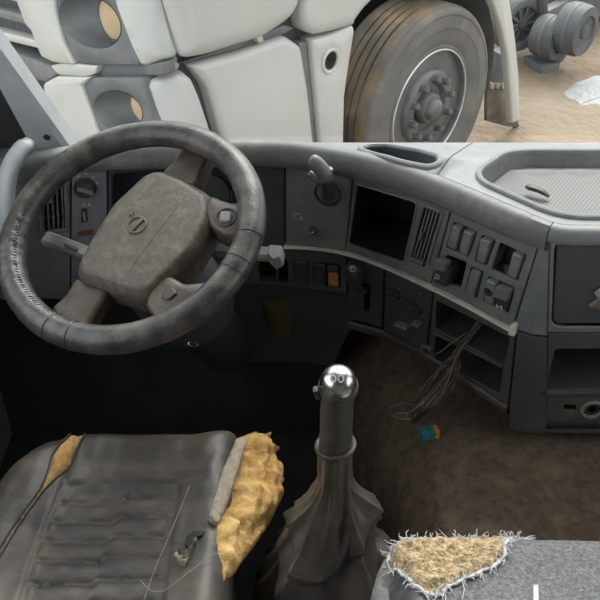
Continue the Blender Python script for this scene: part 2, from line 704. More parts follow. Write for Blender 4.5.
def on_curve(x, y, o):
    """point in front of the dash face, seen at pixel x, y, standing about o off the face"""
    p = fmap(*f(x, y), 0)
    return p + (CAM - p).normalized() * o


def face_plane(x, y):
    """flat working plane touching the dash face at a pixel"""
    s, z = f(x, y)
    t = fmap(s + .004, z) - fmap(s - .004, z)
    return Plane(fmap(s, z), t, (0, 0, 1))


# ================================================================== THE CAB SHELL
XL, XR, YB, ZR = -.80, 1.56, -.62, 2.20
struct(mk('floor', *box_vf((XL - .04, YB, -.05), (XR + .04, 1.775, 0)), M['floor']))
struct(mk('ceiling', *box_vf((XL - .04, YB, ZR), (XR + .04, 1.47, ZR + .05)), M['lining']))
struct(mk('wall_back', *box_vf((XL - .04, YB - .05, -.05), (XR + .04, YB, ZR + .05)), M['lining']))
struct(mk('wall_front', *box_vf((XL - .04, 1.775, 0), (XR + .04, 1.795, .868)), M['floor']))
for nm, x0, x1 in (('wall_left', XL - .04, XL), ('wall_right', XR, XR + .04)):
    g = Geo()
    g.add(*box_vf((x0, YB, 0), (x1, 1.80, .98)))
    g.add(*box_vf((x0, YB, .98), (x1, .12, ZR)))
    g.add(*box_vf((x0, .12, 1.95), (x1, 1.47, ZR)))
    v, fc = box_vf((x0, 1.42, .98), (x1, 1.80, 1.95))
    v = [Vector(p) if p[2] < 1.5 else Vector((p[0], p[1] - (.33 if p[1] > 1.6 else .02), p[2])) for p in v]
    g.add(v, fc)
    struct(g.mk(nm, M['door'], smooth=False))
# windscreen: a gently bowed pane from the dash to the roof
gv, gf = [], []
NX, NZ = 24, 8
for layer in (0, 1):
    for i in range(NX + 1):
        for j in range(NZ + 1):
            x = XL + .02 + (XR - XL - .04) * i / NX
            t = j / NZ
            bow = .05 * math.cos((i / NX - .5) * PI)
            gv.append((x, 1.775 + bow - .33 * t + .005 * layer, .885 + 1.33 * t))
for layer in (0, 1):
    b0 = layer * (NX + 1) * (NZ + 1)
    for i in range(NX):
        for j in range(NZ):
            a = b0 + i * (NZ + 1) + j
            gf.append((a, a + 1, a + NZ + 2, a + NZ + 1))
struct(mk('window_1', gv, gf, M['glass'], recalc=False))
# pillar trim at the left of the windscreen
R0, R1 = on_y(70, 146, 1.68), on_y(0, 48, 1.61)
L0, L1 = on_y(34, 152, 1.70), on_y(0, 86, 1.65)


def ext(a, b, z):
    return a + (b - a) * ((z - a.z) / (b.z - a.z))


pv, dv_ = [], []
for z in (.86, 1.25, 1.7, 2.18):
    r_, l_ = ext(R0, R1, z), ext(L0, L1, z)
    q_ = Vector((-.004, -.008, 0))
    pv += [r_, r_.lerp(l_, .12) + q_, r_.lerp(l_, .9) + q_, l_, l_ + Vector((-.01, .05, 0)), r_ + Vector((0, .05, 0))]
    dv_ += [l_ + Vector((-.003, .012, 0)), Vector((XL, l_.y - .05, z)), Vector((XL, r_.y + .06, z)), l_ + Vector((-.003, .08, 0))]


def prism(vs_, K):
    pf = [(i * K + k, i * K + (k + 1) % K, (i + 1) * K + (k + 1) % K, (i + 1) * K + k) for i in range(3) for k in range(K)]
    pf = [t for q in pf for t in ((q[0], q[1], q[2]), (q[0], q[2], q[3]))]
    return vs_, pf + [tuple(range(K)), tuple(3 * K + k for k in range(K))]


pil = struct(mk('trim_1', *prism(pv, 6), M['pillar']))
tag(pil, label='pale grey moulded windscreen pillar trim with a small dark hole')
struct(mk('trim_shade', *prism(dv_, 4), M['floor']))  # added strip for the pillar's left facet, shade put into its dark colour
from mathutils.bvhtree import BVHTree
hit = BVHTree.FromPolygons([Vector(p) for p in pv], prism(pv, 6)[1]).ray_cast(CAM, ray(47, 137).normalized())
hc, hn = hit[0], hit[1]
if hn.dot(CAM - hc) < 0:
    hn = -hn
mk('screw_hole', *lathe_vf(hc, hn, [(.0075, -.01), (.0075, .002), (.0065, .003), (.0055, .0015), (0, .0015)], 20), M['recess'], pil)

# grab handle on the pillar foot
gh = thing('grab_handle', 'pale grey curved grab handle at the foot of the windscreen pillar', 'grab handle', on_y(6, 250, 1.47))
pts = smooth_path([on_y(30, 143, 1.585), on_y(21, 150, 1.565), on_y(12, 164, 1.54), on_y(7, 182, 1.52), on_y(5, 210, 1.50), on_y(6, 240, 1.50), on_y(10, 262, 1.52)], 6)
mk('grip', *tube_vf(pts, [.017] * 3 + [.020] * (len(pts) - 3), 16, flat=.75), M['pillar'], gh)
mk('end_plate', *tube_vf([pts[0] + (pts[0] - pts[1]) * k for k in (0, .25, .5)], [.0175, .0165, .013], 14, flat=.75), M['fascia'], gh)

# ================================================================== DASHBOARD
dash = thing('dashboard', 'grey curved truck dashboard with switch panel, vents and open shelves', 'dashboard', (.2, 1.5, .48))
BACK = 1.765


def ztop(x, y):
    yf = max(1.60, curve_y(x))
    t = max(0, min(1, (y - yf) / max(.02, BACK - yf)))
    return .95 - .052 * t


def tmap(x, y, h=0.0):
    return Vector((x, y, ztop(x, y) + h))


S_CORNER = f(549, 236)[0]
front = []
sA = f(433, 178)[0]
# front line of the top, behind the soft pad
def front_line(s0, s1, o, n):
    return [tuple(fmap(s0 + (s1 - s0) * i / n, 0, o).xy) for i in range(n + 1)]


A_ = on_z(433, 175, .95)
B_ = on_z(474, 145.5, .90)
sm = s_of_x(.256)
def on_top(x, y):
    p = on_z(x, y, .95)
    for _ in range(8):
        p = on_z(x, y, ztop(p.x, p.y))
    return p


spk_in = [tuple(on_top(x, y).xy) for x, y in [(362, 150), (370, 147.3), (386, 147), (416, 152), (436, 158.5), (437, 163), (428, 167), (400, 161.5), (368, 153.5)]]
spk_in = round_poly(spk_in, .02, 4)
left_top = front_line(0.0, sm - .001, -.012, 60) + [(B_.x - .001, BACK), (XL, BACK)]
mk('dash_top', *plate_vf(left_top, [spk_in], tmap, 0, -.02, .03), M['dash_top'], dash)
g = Geo()
for k, (rr, hh) in enumerate([(.0065, .002)]):
    g.add(*tube_vf([tmap(a, b, hh) for a, b in inset_poly(spk_in, -.007)], rr, 8, closed=True))
spk = g.mk('speaker_rim', M['dash_top'], dash)
mk('speaker_mesh', *tray_vf(spk_in, tmap, 0.0, -.022, .004), M['speaker_mesh'], spk)

p1, p2, p3 = on_top(475, 178), on_top(514, 152.5), on_top(561, 216)
tray = [(p1.x, p1.y), (p3.x, p3.y), (1.22, p3.y), (1.36, p1.y), (1.22, p2.y), (p2.x, p2.y)]
tray = round_poly(tray, .045, 6)
right_top = front_line(sm + .001, CLEN[-1] - .001, -.012, 70) + [(CURVE[-1].x, BACK), (B_.x + .001, BACK)]
mk('dash_top', *plate_vf(right_top, [tray], tmap, 0, -.02, .03), M['dash_top'], dash)
tr_ = mk('dash_tray', *tray_vf(tray, lambda a, b, h=0: tmap(a, b, h), 0.0, -.034, .012), M['dash_pad'], dash)
g = Geo().add(*tube_vf([tmap(a, b, .0015) for a, b in inset_poly(tray, -.007)], .0065, 8, closed=True))
g.mk('tray_rim', M['dash_top'], tr_)
P, T, _l = cdt(inset_poly(tray, .013), [], .04)
mk('tray_mat', [tmap(a, b, -.032) for a, b in P], T, M['antislip'], tr_)

# soft pad rolled over the front edge
prof = [(-.012, 1.0), (-.008, 1.02), (.004, 1.0), (.014, .88), (.020, .68), (.0215, .45), (.019, .2), (.013, .03), (.004, -.02), (-.02, -.02)]


def pad_vf(s0, s1, n, drop, scf, zoff=0.0):
    v, fc = [], []
    for i in range(n + 1):
        s = s0 + (s1 - s0) * i / n
        for o, h in prof:
            v.append(fmap(s, .95 + zoff - drop * (1 - h), o * scf(s) if o > 0 else o))
    m = len(prof)
    for i in range(n):
        for k in range(m - 1):
            fc.append((i * m + k, i * m + k + 1, (i + 1) * m + k + 1, (i + 1) * m + k))
    return v, fc


pad_sc = lambda s: 1 - .5 * sstep(S_CORNER - .10, S_CORNER, s)
mk('dash_pad', *pad_vf(0, S_CORNER - .001, 110, .052, pad_sc), M['dash_pad'], dash)
mk('dash_pad', *pad_vf(S_CORNER + .001, CLEN[-1], 60, .032, pad_sc), M['dash_top'], dash)

mk('pad_backing', *pad_vf(0, CLEN[-1], 150, .030, lambda s: .25, -.006), M['fascia_dark'], dash)

# ---- face panels (each a plate with real openings)
def face_plate(name, poly, holes, material, parent=dash, top=0.0, bot=-.03, step=.02, bev=.0012):
    v, fc = plate_vf(poly, holes, fmap, top, bot, step, bev)
    return mk(name, v, fc, material, parent)


def recess(name, poly, depth, material, parent, taper=0.0):
    v, fc = tray_vf(poly, fmap, -.001, -depth, taper)
    return mk(name, v, fc, material, parent)


ZT = .897
s285, s345t, s345b = f(285, 200)[0], f(353, 180)[0], f(345.5, 253)[0]


def up(x, y):
    s, z = f(x, y)
    return (s, ZT)


# instrument binnacle behind the wheel
cl_hole = round_poly(fs([(112, 174), (200, 168), (246, 166), (247, 240), (200, 244), (112, 248)]), .012)
bl = [up(108.5, 170), f(108.5, 300)]
br = [f(284.3, 246), up(284.3, 170)]
cp = face_plate('instrument_panel', [bl[0], bl[1], (f(200, 262)[0], bl[1][1]), (br[0][0], br[0][1] - .01), br[1]], [cl_hole], M['fascia_dark'])
recess('instrument_recess', cl_hole, .05, M['recess'], cp)
for cx, cy, rr in ((150, 210, .05), (205, 206, .055), (250, 206, .045)):
    sg, zg = f(cx, cy)
    c = fmap(sg, zg, -.046)
    n_ = (fmap(sg, zg, .1) - fmap(sg, zg, 0)).normalized()
    ga = mk('gauge', *lathe_vf(c, n_, [(rr, -.002), (rr, .006), (rr - .004, .008), (rr - .007, .004), (0, .004)], 36), M['smoked'], cp)
    mk('gauge_needle', *obox_vf(c + n_ * .006 + Vector((-.012, 0, -.012)), (Vector((.7, 0, .7)), n_, Vector((-.7, 0, .7))), (rr * .8, .0015, .003)), M['amber'], ga)

mk('panel_slot', *slab_vf(round_poly(fs([(251, 160), (284, 164), (284, 169), (251, 166)]), .003, 3), [(0, 0), (0, .001), (.001, -.004)], fmap), M['recess'], cp)
# outer left: lamp switch panel and vent panel
lv = round_poly(fs([(38, 178), (65, 173), (67, 229), (41, 233)]), .006)
lp = face_plate('outer_panel', [up(3, 180), f(3, 300), f(70, 300), up(70, 170)], [lv], M['fascia'])
lamp = face_plate('lamp_switch_panel', [up(71.5, 170), f(71.5, 300), f(107, 300), up(107, 170)], [], M['fascia'], top=.002)


def dial(name, px, py, r, parent, pointer=45, collar=True, material=None, h=.014):
    s, z = f(px, py)
    c = fmap(s, z, 0)
    n_ = (fmap(s, z, .1) - fmap(s, z, 0)).normalized()
    pr = ([(r * 1.3, .0), (r * 1.3, .004), (r * 1.12, .005)] if collar else []) + [(r, .004), (r * .97, h), (r * .9, h + .002), (0, h + .002)]
    k = mk(name, *lathe_vf(c, n_, pr, 32), material or M['switch_dark'], parent)
    sx = fmap(s + .01, z, 0) - fmap(s - .01, z, 0)
    sx.normalize()
    a = math.radians(pointer)
    d = sx * math.cos(a) + Vector((0, 0, 1)) * math.sin(a)
    e = n_.cross(d)
    return k, obox_vf(c + n_ * (h + .003), (d, e, n_), (r * 1.75, r * .42, .008), .0015)


k, vf = dial('lamp_dial', 85, 187, .0185, lamp, -28)
mk('dial_pointer', *vf, M['switch'], lamp)
for (x, y) in ((74, 184), (78, 176), (86, 173), (93, 177), (97, 183), (84, 204), (89, 204)):
    s, z = f(x, y)
    mk('dial_mark', *slab_vf([(s - .002, z - .002), (s + .002, z - .002), (s + .002, z + .002), (s - .002, z + .002)], [(0, .002), (0, .0026)], fmap), M['white_print'], lamp)
wp = fs([(81, 208), (87, 207.5), (87.5, 221), (81.5, 222)])
mk('thumbwheel_slot', *slab_vf(wp, [(0, 0), (0, .003)], fmap), M['recess'], lamp)
s, z = f(84.3, 215)
mk('thumbwheel', *obox_vf(fmap(s, z, .003), (Vector((1, 0, 0)), Vector((0, 1, 0)), Vector((0, 0, 1))), (.005, .012, .022), .002), M['switch'], lamp)
mk('warning_mark', *slab_vf(fs([(78, 231), (93, 229), (93, 234), (78, 236)]), [(0, .001), (0, .0028)], fmap), M['red_print'], lamp)


def vent(name, poly_px, hole, nv, nh, parent, depth=.035, rot=0):
    fr_ = mk(name, *face_frame(hole, .008, -.002, .006), M['fascia'], parent)
    recess('vent_duct', hole, depth, M['recess'], fr_)
    a, b, c, d = [Vector(q) for q in fs(poly_px)]   # tl, tr, br, bl
    for i in range(nv):
        t = (i + .5) / nv
        p, q = a.lerp(b, t), d.lerp(c, t)
        mk('vane', *face_bar(p, q, .0026, -.018, .0005), M['switch'], fr_)
    for j in range(nh):
        t = (j + .5) / nh
        p, q = a.lerp(d, t), b.lerp(c, t)
        mk('slat', *face_bar(p, q, .002, -.024, -.008), M['fascia'], fr_)
    return fr_


vl = vent('air_vent', [(39, 180), (64, 175), (66, 228), (42, 231)], lv, 5, 7, dash)
s, z = f(50, 199)
mk('vent_tab', *obox_vf(fmap(s, z, .004), (Vector((1, 0, 0)), Vector((0, 1, 0)), Vector((0, 0, 1))), (.006, .01, .01), .002), M['switch'], vl)
mk('side_slot', *slab_vf(fs([(24, 196), (31, 195), (31, 219), (25, 221)]), [(0, .0), (0, .002), (.002, .002), (.003, -.006)], fmap), M['recess'], lp)

# blank panel with the lever socket
blank = face_plate('blank_panel', [up(286, 170), f(286, 245), f(316, 247.5), (s345b, f(345, 251.5)[1]), up(352, 178)], [], M['fascia'], top=.001)
sock = mk('lever_socket', *face_lathe(328, 193, [(.030, 0), (.030, .003), (.027, .004), (.025, .001), (.024, -.006), (0, -.006)], 36, .001), M['fascia_dark'], blank)
s, z = f(328, 195)
c0 = fmap(s, z, .0)
st = smooth_path([c0, on_curve(328, 190, .04), on_curve(327, 177, .085)], 6)
mk('lever_stem', *tube_vf(st, .0135, 12, flat=1.25), M['switch_dark'], blank)
# flattened pale lever head with two lobes
e1 = fmap(*f(324, 179), .085)
pts = smooth_path([on_curve(310, 161, .10), on_curve(315, 163, .102), on_curve(321, 169, .10), on_curve(326, 176, .095)], 6)
rad = [.006 + .0095 * math.sin(min(1, (i + .5) / 5) * PI / 2) for i in range(len(pts))]
rad[-1] = .012
mk('lever_head', *tube_vf(pts, rad, 14), M['pale_plastic'], blank)
pts = smooth_path([on_curve(309, 173, .094), on_curve(316, 177, .092), on_curve(326, 176, .09), on_curve(330, 168, .09)], 6)
rad = [.006 + .006 * math.sin(i / (len(pts) - 1) * PI) for i in range(len(pts))]
mk('lever_tab', *tube_vf(pts, rad, 12), M['pale_plastic'], blank)
for a, b, c, d in ((294, 213, 301, 214.5), (294, 213, 294.2, 219), (300, 217, 304, 220), (300, 220, 302, 215.5)):
    mk('printed_mark', *face_bar(f(a, b), f(c, d), .0022, .001, .0016), M['white_print'], blank)
mk('socket_hole', *face_lathe(313.5, 229.5, [(.0095, 0), (.0095, .002), (.008, .003), (.007, -.003), (0, -.003)], 24, .001), M['recess'], blank)
s, z = f(313.2, 230)
mk('key_blade', *obox_vf(fmap(s, z, .008), (Vector((.8, 0, .5)).normalized(), Vector((0, 1, 0)), Vector((-.5, 0, .8)).normalized()), (.012, .012, .004), .001), M['chrome'], blank)

# radio frame with its empty slot, and the vent beside it
rh = round_poly(fs([(357.5, 185), (417, 203), (403.5, 262), (349.5, 243.5)]), .008)
vh = round_poly(fs([(424, 204.5), (443.5, 211.5), (427, 269), (409, 261.5)]), .009)
rf = face_plate('radio_frame', [up(354, 178), (s345b + .002, f(346, 250)[1]), f(362, 255), f(380, 261.5), f(397, 269), f(431, 283.5), f(451, 209), up(452, 206)], [rh, vh], M['fascia'], top=.002)
recess('radio_slot', rh, .14, M['recess'], rf, .004)
mk('slot_bezel', *face_frame(inset_poly(rh, -.003), .005, .001, .004), M['fascia'], rf)
rail = mk('slot_rail', *face_bar(f(351, 245.5), f(403, 263.5), .006, -.12, .001), M['lower_plastic'], rf)
vr = vent('air_vent', [(425.5, 207), (443, 213), (427, 267), (410.5, 260.5)], vh, 5, 9, dash)
mk('vent_tab', *face_bar(f(424.5, 231), f(422, 238), .005, -.002, .010), M['pale_plastic'], vr)
mk('vent_wheel', *face_bar(f(412, 257.5), f(424, 262.5), .008, -.004, .006), M['fascia'], vr)

# ---- switch panel
sw_px = {
    'a': [(455.4, 222), (465.6, 226), (458, 250), (447.6, 245.8)],
    'b': [(467, 227), (478, 231.2), (469.2, 256), (459, 251.2)],
    'c': [(484, 235), (495.8, 239.2), (487, 264), (476.2, 260)],
    'hole': [(501.2, 242.3), (515.6, 248), (507.4, 273), (493, 268)],
    'd': [(516, 249), (527, 254), (518, 279), (507.4, 273.6)],
    'e': [(448, 254), (468, 261.5), (461.6, 287), (441.5, 279)],
    'g': [(473, 267), (484, 271), (477, 296), (466.2, 292)],
    'h': [(490, 276), (501, 281), (495, 305), (484, 300)],
    'i': [(501, 281.8), (515, 287), (509, 311), (496, 306)]}
SW = {k: round_poly(fs(v), .004, 3) for k, v in sw_px.items()}
holes = [inset_poly(SW[k], -.0022) for k in ('c', 'g')]
pair = round_poly(fs([(455, 221), (478.6, 230.8), (469.5, 257), (447, 247)]), .004, 3)
hd = round_poly(fs([(501, 241.6), (527.6, 253.4), (518.5, 280), (492.5, 268.6)]), .004, 3)
hi_ = round_poly(fs([(490, 275.4), (515.6, 286.6), (509.5, 312), (483.6, 300.6)]), .004, 3)
spoly = [up(454, 209), (f(452.5, 209)[0], f(452.5, 209)[1]), f(432, 281), f(432.5, 284.5), f(450, 292.5), f(482, 309.5), f(513, 326), f(537.5, 248), up(538, 247)]
spoly = [f(453.5, 207.5), f(432.5, 284.5), f(450, 292.5), f(482, 309.5), f(513, 326), f(538, 247.5)]
sp = face_plate('switch_panel', spoly, holes + [pair, hd, hi_, SW['e']], M['fascia'], top=.004)
for hp_ in holes + [pair, hd, hi_, SW['e']]:
    recess('switch_pocket', hp_, .035, M['recess'], sp)


def rocker(key, material, name='rocker_switch', tilt=.004):
    pxs = sw_px[key]
    pl_ = face_plane(sum(p[0] for p in pxs) / 4, sum(p[1] for p in pxs) / 4)
    poly = pl_.pxs(pxs)
    zs = [p[1] for p in poly]
    z0, z1 = min(zs), max(zs)
    mp = lambda a, b, h: pl_.map(a, b, h + (tilt * ((b - z0) / (z1 - z0) - .5) * 2 if h > 0 else 0))
    return mk(name, *slab_vf(inset_poly(poly, .0012), [(0, -.02), (0, .005), (.0008, .0085), (.003, .0105)], mp, .004, 3), material, sp)


for key in ('a', 'b', 'c', 'd'):
    rocker(key, M['switch'])
rocker('g', M['switch_worn'], tilt=-.002)
r_h = rocker('h', M['switch'])
mk('switch_hole', *face_lathe(491.5, 289.5, [(.0095, .0), (.0095, .0012), (.008, .0016), (0, .0006)], 20, .0105), M['recess'], r_h)
r_i = rocker('i', M['switch_dark'], tilt=.002)
mk('switch_cap', *slab_vf(round_poly(fs([(501.5, 282), (515, 287.2), (512, 297.5), (498.5, 292.5)]), .003, 3), [(0, .004), (0, .018), (.002, .021)], fmap), M['switch_worn'], r_i)
for a, b, c, d in ((499.5, 301.5, 500.3, 305.5), (504.6, 303, 505.2, 307), (499.8, 303.4, 505, 305.2)):
    mk('printed_mark', *face_bar(f(a, b), f(c, d), .0022, .0105, .0125), M['white_print'], r_i)
# guarded switch with a flip-up flap
gs = mk('guarded_switch', *slab_vf(round_poly(fs([(443.5, 259), (457, 263.5), (451.5, 283.5), (439, 278)]), .003, 3), [(0, -.02), (0, .018), (.002, .021)], fmap), M['switch_dark'], sp)
fl = Geo()
s0, z0 = f(449, 257)
fl.add(*slab_vf(round_poly(fs([(444, 253), (455.5, 257.5), (453.5, 266), (442, 262)]), .003, 3), [(0, .012), (0, .030), (.002, .033)], fmap))
fl.add(*slab_vf(round_poly(fs([(434.5, 258.5), (446, 260.5), (445.5, 264.5), (441, 265), (434, 260.5)]), .002, 3), [(0, .020), (0, .032), (.001, .034)], fmap))
fl.mk('switch_flap', M['switch_worn'], gs)
mk('printed_ring', *tube_vf([fmap(a, b, .0215) for a, b in ellipse(*f(443.3, 272), .0055, .0055, 20)], .0011, 6, closed=True), M['white_print'], gs)
mk('printed_mark', *face_bar(f(442.8, 274), f(443.8, 270), .002, .021, .0222), M['white_print'], gs)

# ---- champagne trim strip under the upper panels
tp = [(284, 246.3), (306, 247.3), (327, 249.3), (345, 252.8), (362, 257.5), (380, 264), (397, 271.2), (424, 283.6), (450, 296), (482, 313), (512, 329.4)]
tsz = [f(*p) for p in tp]
path = [Vector(p) for p in [tuple(q) for q in [(a, b, 0) for a, b in tsz]]]
dense = smooth_path(path, 6)
v, fc = [], []
for i, p in enumerate(dense):
    for dz, o in ((.0030, -.01), (.0030, .004), (.0008, .009), (-.0008, .0095), (-.0022, .007), (-.0022, -.01)):
        v.append(fmap(p.x, p.y + dz, o))
for i in range(len(dense) - 1):
    for k in range(5):
        fc.append((i * 6 + k, i * 6 + k + 1, (i + 1) * 6 + k + 1, (i + 1) * 6 + k))
fc += [tuple(range(6)), tuple((len(dense) - 1) * 6 + k for k in range(6))]
ts = mk('trim_strip', v, fc, M['trim_metal'], dash)
mk('trim_end', *slab_vf(round_poly(fs([(514, 321), (519.5, 322), (517, 334), (511, 332)]), .002, 3), [(0, -.005), (0, .011), (.0015, .013)], fmap), M['trim_metal'], ts)

# ---- lower panels
def low(x, y):
    return f(x, y)


ho = round_poly(fs([(258, 259), (287.5, 259.5), (288, 283.5), (259, 281.5)]), .004, 3)
hs = round_poly(fs([(293, 260), (308, 261), (308.5, 283.5), (294, 282)]), .003, 3)
hq = round_poly(fs([(313, 262), (340, 265), (340.5, 287.5), (314, 284.5)]), .003, 3)
kp = face_plate('lower_switch_panel', fs([(180, 262), (240, 250), (284, 250), (306, 251), (327, 253), (345.5, 257), (346.5, 294), (300, 288), (252, 284.5), (200, 290)]), [ho, hs, hq], M['lower_plastic'], top=.0)
for h_ in (ho, hs, hq):
    recess('switch_pocket', h_, .04, M['recess'], kp)
mk('pocket_divider', *face_bar(f(276.5, 260), f(277, 283), .003, -.035, -.004), M['lower_plastic'], kp)
mk('blank_cover', *slab_vf(inset_poly(hs, .0018), [(0, -.02), (0, .001), (.002, .003)], fmap), M['switch_dark'], kp)
q1 = round_poly(fs([(314.2, 263), (325.5, 264.3), (326, 285.3), (315, 283.8)]), .003, 3)
q2 = round_poly(fs([(327.5, 264.6), (339, 266), (339.6, 286.7), (328, 285.5)]), .003, 3)
r1 = mk('rocker_switch', *slab_vf(q1, [(0, -.02), (0, .002), (.002, .004)], fmap), M['switch_dark'], kp)
mk('printed_mark', *face_bar(f(317, 274), f(323, 274.6), .003, .003, .0046), M['switch_worn'], r1)
r2 = mk('rocker_switch', *slab_vf(q2, [(0, -.02), (0, .002), (.002, .004)], fmap), M['switch_dark'], kp)
mk('amber_lens', *slab_vf(round_poly(fs([(328.6, 271), (338.6, 272.2), (339, 285), (329, 284)]), .002, 3), [(0, 0), (0, .004), (.001, .0055)], fmap), M['amber'], r2)
mk('printed_mark', *face_lathe(333.5, 281, [(.0032, 0), (.0032, .0062), (0, .0066)], 12), M['white_print'], r2)
# knee panel under it, set back
kn = [f(180, 292), f(252, 286.5), f(300, 290), f(346.5, 296), f(348.5, 330), f(330, 372), f(200, 372)]
face_plate('knee_panel', kn, [], M['fascia_dark'], top=-.02, bot=-.03)
mk('insulation_pad', *lump_vf(round_poly(fs([(262, 306), (286, 305), (292, 330), (292, 347), (275, 343), (264, 325)]), .008), fmap, lambda a, b, d: -.018 + .008 * min(1, d / .01) + .003 * noise.noise((a * 60, b * 60, 1)), .008, -.022), mat('dull_insulation', (.075, .055, .028), (.10, .075, .04), .95, bump=.5), dash)

# parking brake panel
bh = fs([(348, 261.5), (362, 261.5), (383.5, 270), (382, 327.5), (349, 319)])
bp = face_plate('brake_panel', bh, [round_poly(fs([(364, 284), (370, 285), (370, 312), (364, 311)]), .003, 3)], M['fascia_dark'], top=.001)
recess('lever_slot', round_poly(fs([(364, 284), (370, 285), (370, 312), (364, 311)]), .003, 3), .03, M['recess'], bp)
mk('slot_lever', *tube_vf(smooth_path([fmap(*f(367, 289), -.01), on_curve(365, 291, .015), on_curve(361, 290, .025)], 5), .006, 10), M['switch_dark'], bp)
pts = smooth_path([on_curve(355, 265, .04), on_curve(353.5, 271, .044), on_curve(354.5, 279, .04), on_curve(358, 287, .028), on_curve(363, 293, .004)], 6)
rad = [.009, .0135, .0165, .0175, .018, .018, .018, .018, .0175, .017, .0165, .016, .0155, .015, .014, .013, .012, .011, .0105, .010, .009, .0085, .008, .0075, .007]
bl_ = mk('brake_lever', *tube_vf(pts, rad[:len(pts)], 16, flat=1.0), M['switch_dark'], bp)
cc = on_curve(352.6, 268.5, .064)
nn = (CAM - cc).normalized()
pl2 = Plane(cc, (1, 0, 0), (0, .4, 1))
mk('printed_ring', *tube_vf([pl2.map(a, b, .001) for a, b in ellipse(0, 0, .0062, .0062, 20)], .0012, 6, closed=True), M['white_print'], bl_)
g = Geo()
g.add(*obox_vf(pl2.map(-.0018, 0, .001), (pl2.u, pl2.v, pl2.n), (.0016, .007, .0014)))
g.add(*tube_vf([pl2.map(-.0012 + .0026 * math.cos(t), .0015 + .002 * math.sin(t), .001) for t in [2 * PI * i / 12 for i in range(12)]], .0007, 5, closed=True))
g.mk('letter_p', M['white_print'], bl_)

# heater panel
hpn = face_plate('heater_panel', fs([(385.5, 271), (433, 292.5), (426, 351), (384, 329)]), [], M['fascia_dark'], top=.002)
for (x, y, r, a) in ((396, 292.5, .0145, 25), (418, 307.5, .0125, 25)):
    k, vf = dial('heater_dial', x, y, r, hpn, a, collar=True)
    mk('dial_pointer', *vf, M['switch_dark'], hpn)
ring = [fmap(a, b, .006) for a, b in ellipse(*f(396, 292.5), .020, .020, 40)]
mk('dial_scale', *tube_vf(ring[-6:] + ring[:22], .0012, 6), M['switch_worn'], hpn)
for (a, b, c, d) in ((398, 321, 411, 325.5), (416, 320, 422.5, 322.5)):
    mk('slide_lever', *face_bar(f(a, b), f(c, d), .007, 0, .018), M['switch'], hpn)
for (x, y) in ((387.5, 297.5), (388, 317), (404.5, 333), (416, 339), (420, 293), (411, 308), (423.5, 315), (388, 310)):
    s, z = f(x, y)
    mk('printed_mark', *slab_vf([(s - .0025, z - .002), (s + .0025, z - .002), (s + .0025, z + .002), (s - .0025, z + .002)], [(0, .002), (0, .0028)], fmap), M['switch_worn'], hpn)

# open shelves
h1 = round_poly(fs([(436.5, 300.5), (510, 337), (505, 364.5), (436, 328)]), .005, 3)
h2 = round_poly(fs([(436, 334), (503.5, 366.5), (500, 393.5), (434, 358)]), .005, 3)
sh = face_plate('shelf_unit', fs([(434.5, 293.5), (515.5, 334.5), (508.5, 405), (503, 402), (427.5, 352)]), [h1, h2], M['lower_plastic'], top=.002)
for h_ in (h1, h2):
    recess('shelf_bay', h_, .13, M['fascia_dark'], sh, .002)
mk('shelf_lip', *face_bar(f(435.5, 331.5), f(504.5, 365.5), .007, -.02, .007), M['lower_plastic'], sh)
mk('sill_strip', *face_bar(f(385, 331.5), f(425.5, 352.5), .006, -.02, .008), M['lower_plastic'], sh)
# bracket at the shelf corner
mk('metal_bracket', *face_bar(f(423.5, 344.5), f(433, 348), .006, .002, .009), M['switch_worn'], sh)
# rounded lower apron under the console
v, fc = [], []
ap = [f(349, 321), f(366, 325.5), f(384, 330.5), f(405, 341.5), f(427, 353.5), f(465, 377.5), f(508, 406)]
dn = smooth_path([(a, b, 0) for a, b in ap], 5)
for p in dn:
    for o, dz in ((.0, .0), (.004, -.006), (.002, -.02), (-.012, -.032), (-.05, -.04), (-.12, -.04)):
        v.append(fmap(p.x, p.y + dz, o))
for i in range(len(dn) - 1):
    for k in range(5):
        fc.append((i * 6 + k, i * 6 + k + 1, (i + 1) * 6 + k + 1, (i + 1) * 6 + k))
mk('lower_apron', v, fc, M['lower_plastic'], dash)

# corner column between the console and the passenger side
ZB = f(575, 428)[1]
mk_c = face_plate('corner_column', fs([(539.5, 246), (514.5, 327), (519.5, 329.5), (547, 335), (550, 236)]), [], M['fascia'], top=.003)
face_plate('corner_column', [*fs([(518, 331), (517.5, 335.5), (510, 406)]), (f(512, 420)[0], ZB - .005), (f(545.5, 430)[0], ZB), f(547, 337.5)], [], M['lower_plastic'], top=.003)
# passenger side: lid panel, open compartment, lower panel
SR = s_of_x(1.42)
lid = [f(555, 243.5), f(550.5, 252), f(548.8, 290), f(547, 325.5), (s_of_x(1.25), f(547, 325.5)[1]), (s_of_x(1.25), f(556, 241)[1]), (s_of_x(.49), f(560, 240)[1])]
zl, zt = f(547, 325.5)[1], f(560, 240)[1]
sl = f(548.5, 300)[0]
lid = round_poly([(f(553, 245)[0], zt), (f(550, 325)[0], zl), (s_of_x(1.25), zl), (s_of_x(1.25), zt)], .022, 6)
zsp = f(575, 331)[1]
pp = face_plate('passenger_panel', [(f(550.9, 236)[0], .928), (f(547.9, 331)[0], zsp), (SR, zsp), (SR, .928)], [lid], M['fascia'], top=.004)
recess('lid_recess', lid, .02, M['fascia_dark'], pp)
ld = mk('smoked_lid', *slab_vf(inset_poly(lid, .003), [(0, -.02), (0, -.004), (.003, -.001)], fmap), M['smoked'], pp)
mk('lid_bead', *face_frame(inset_poly(lid, -.001), .005, .002, .006), M['fascia'], pp)
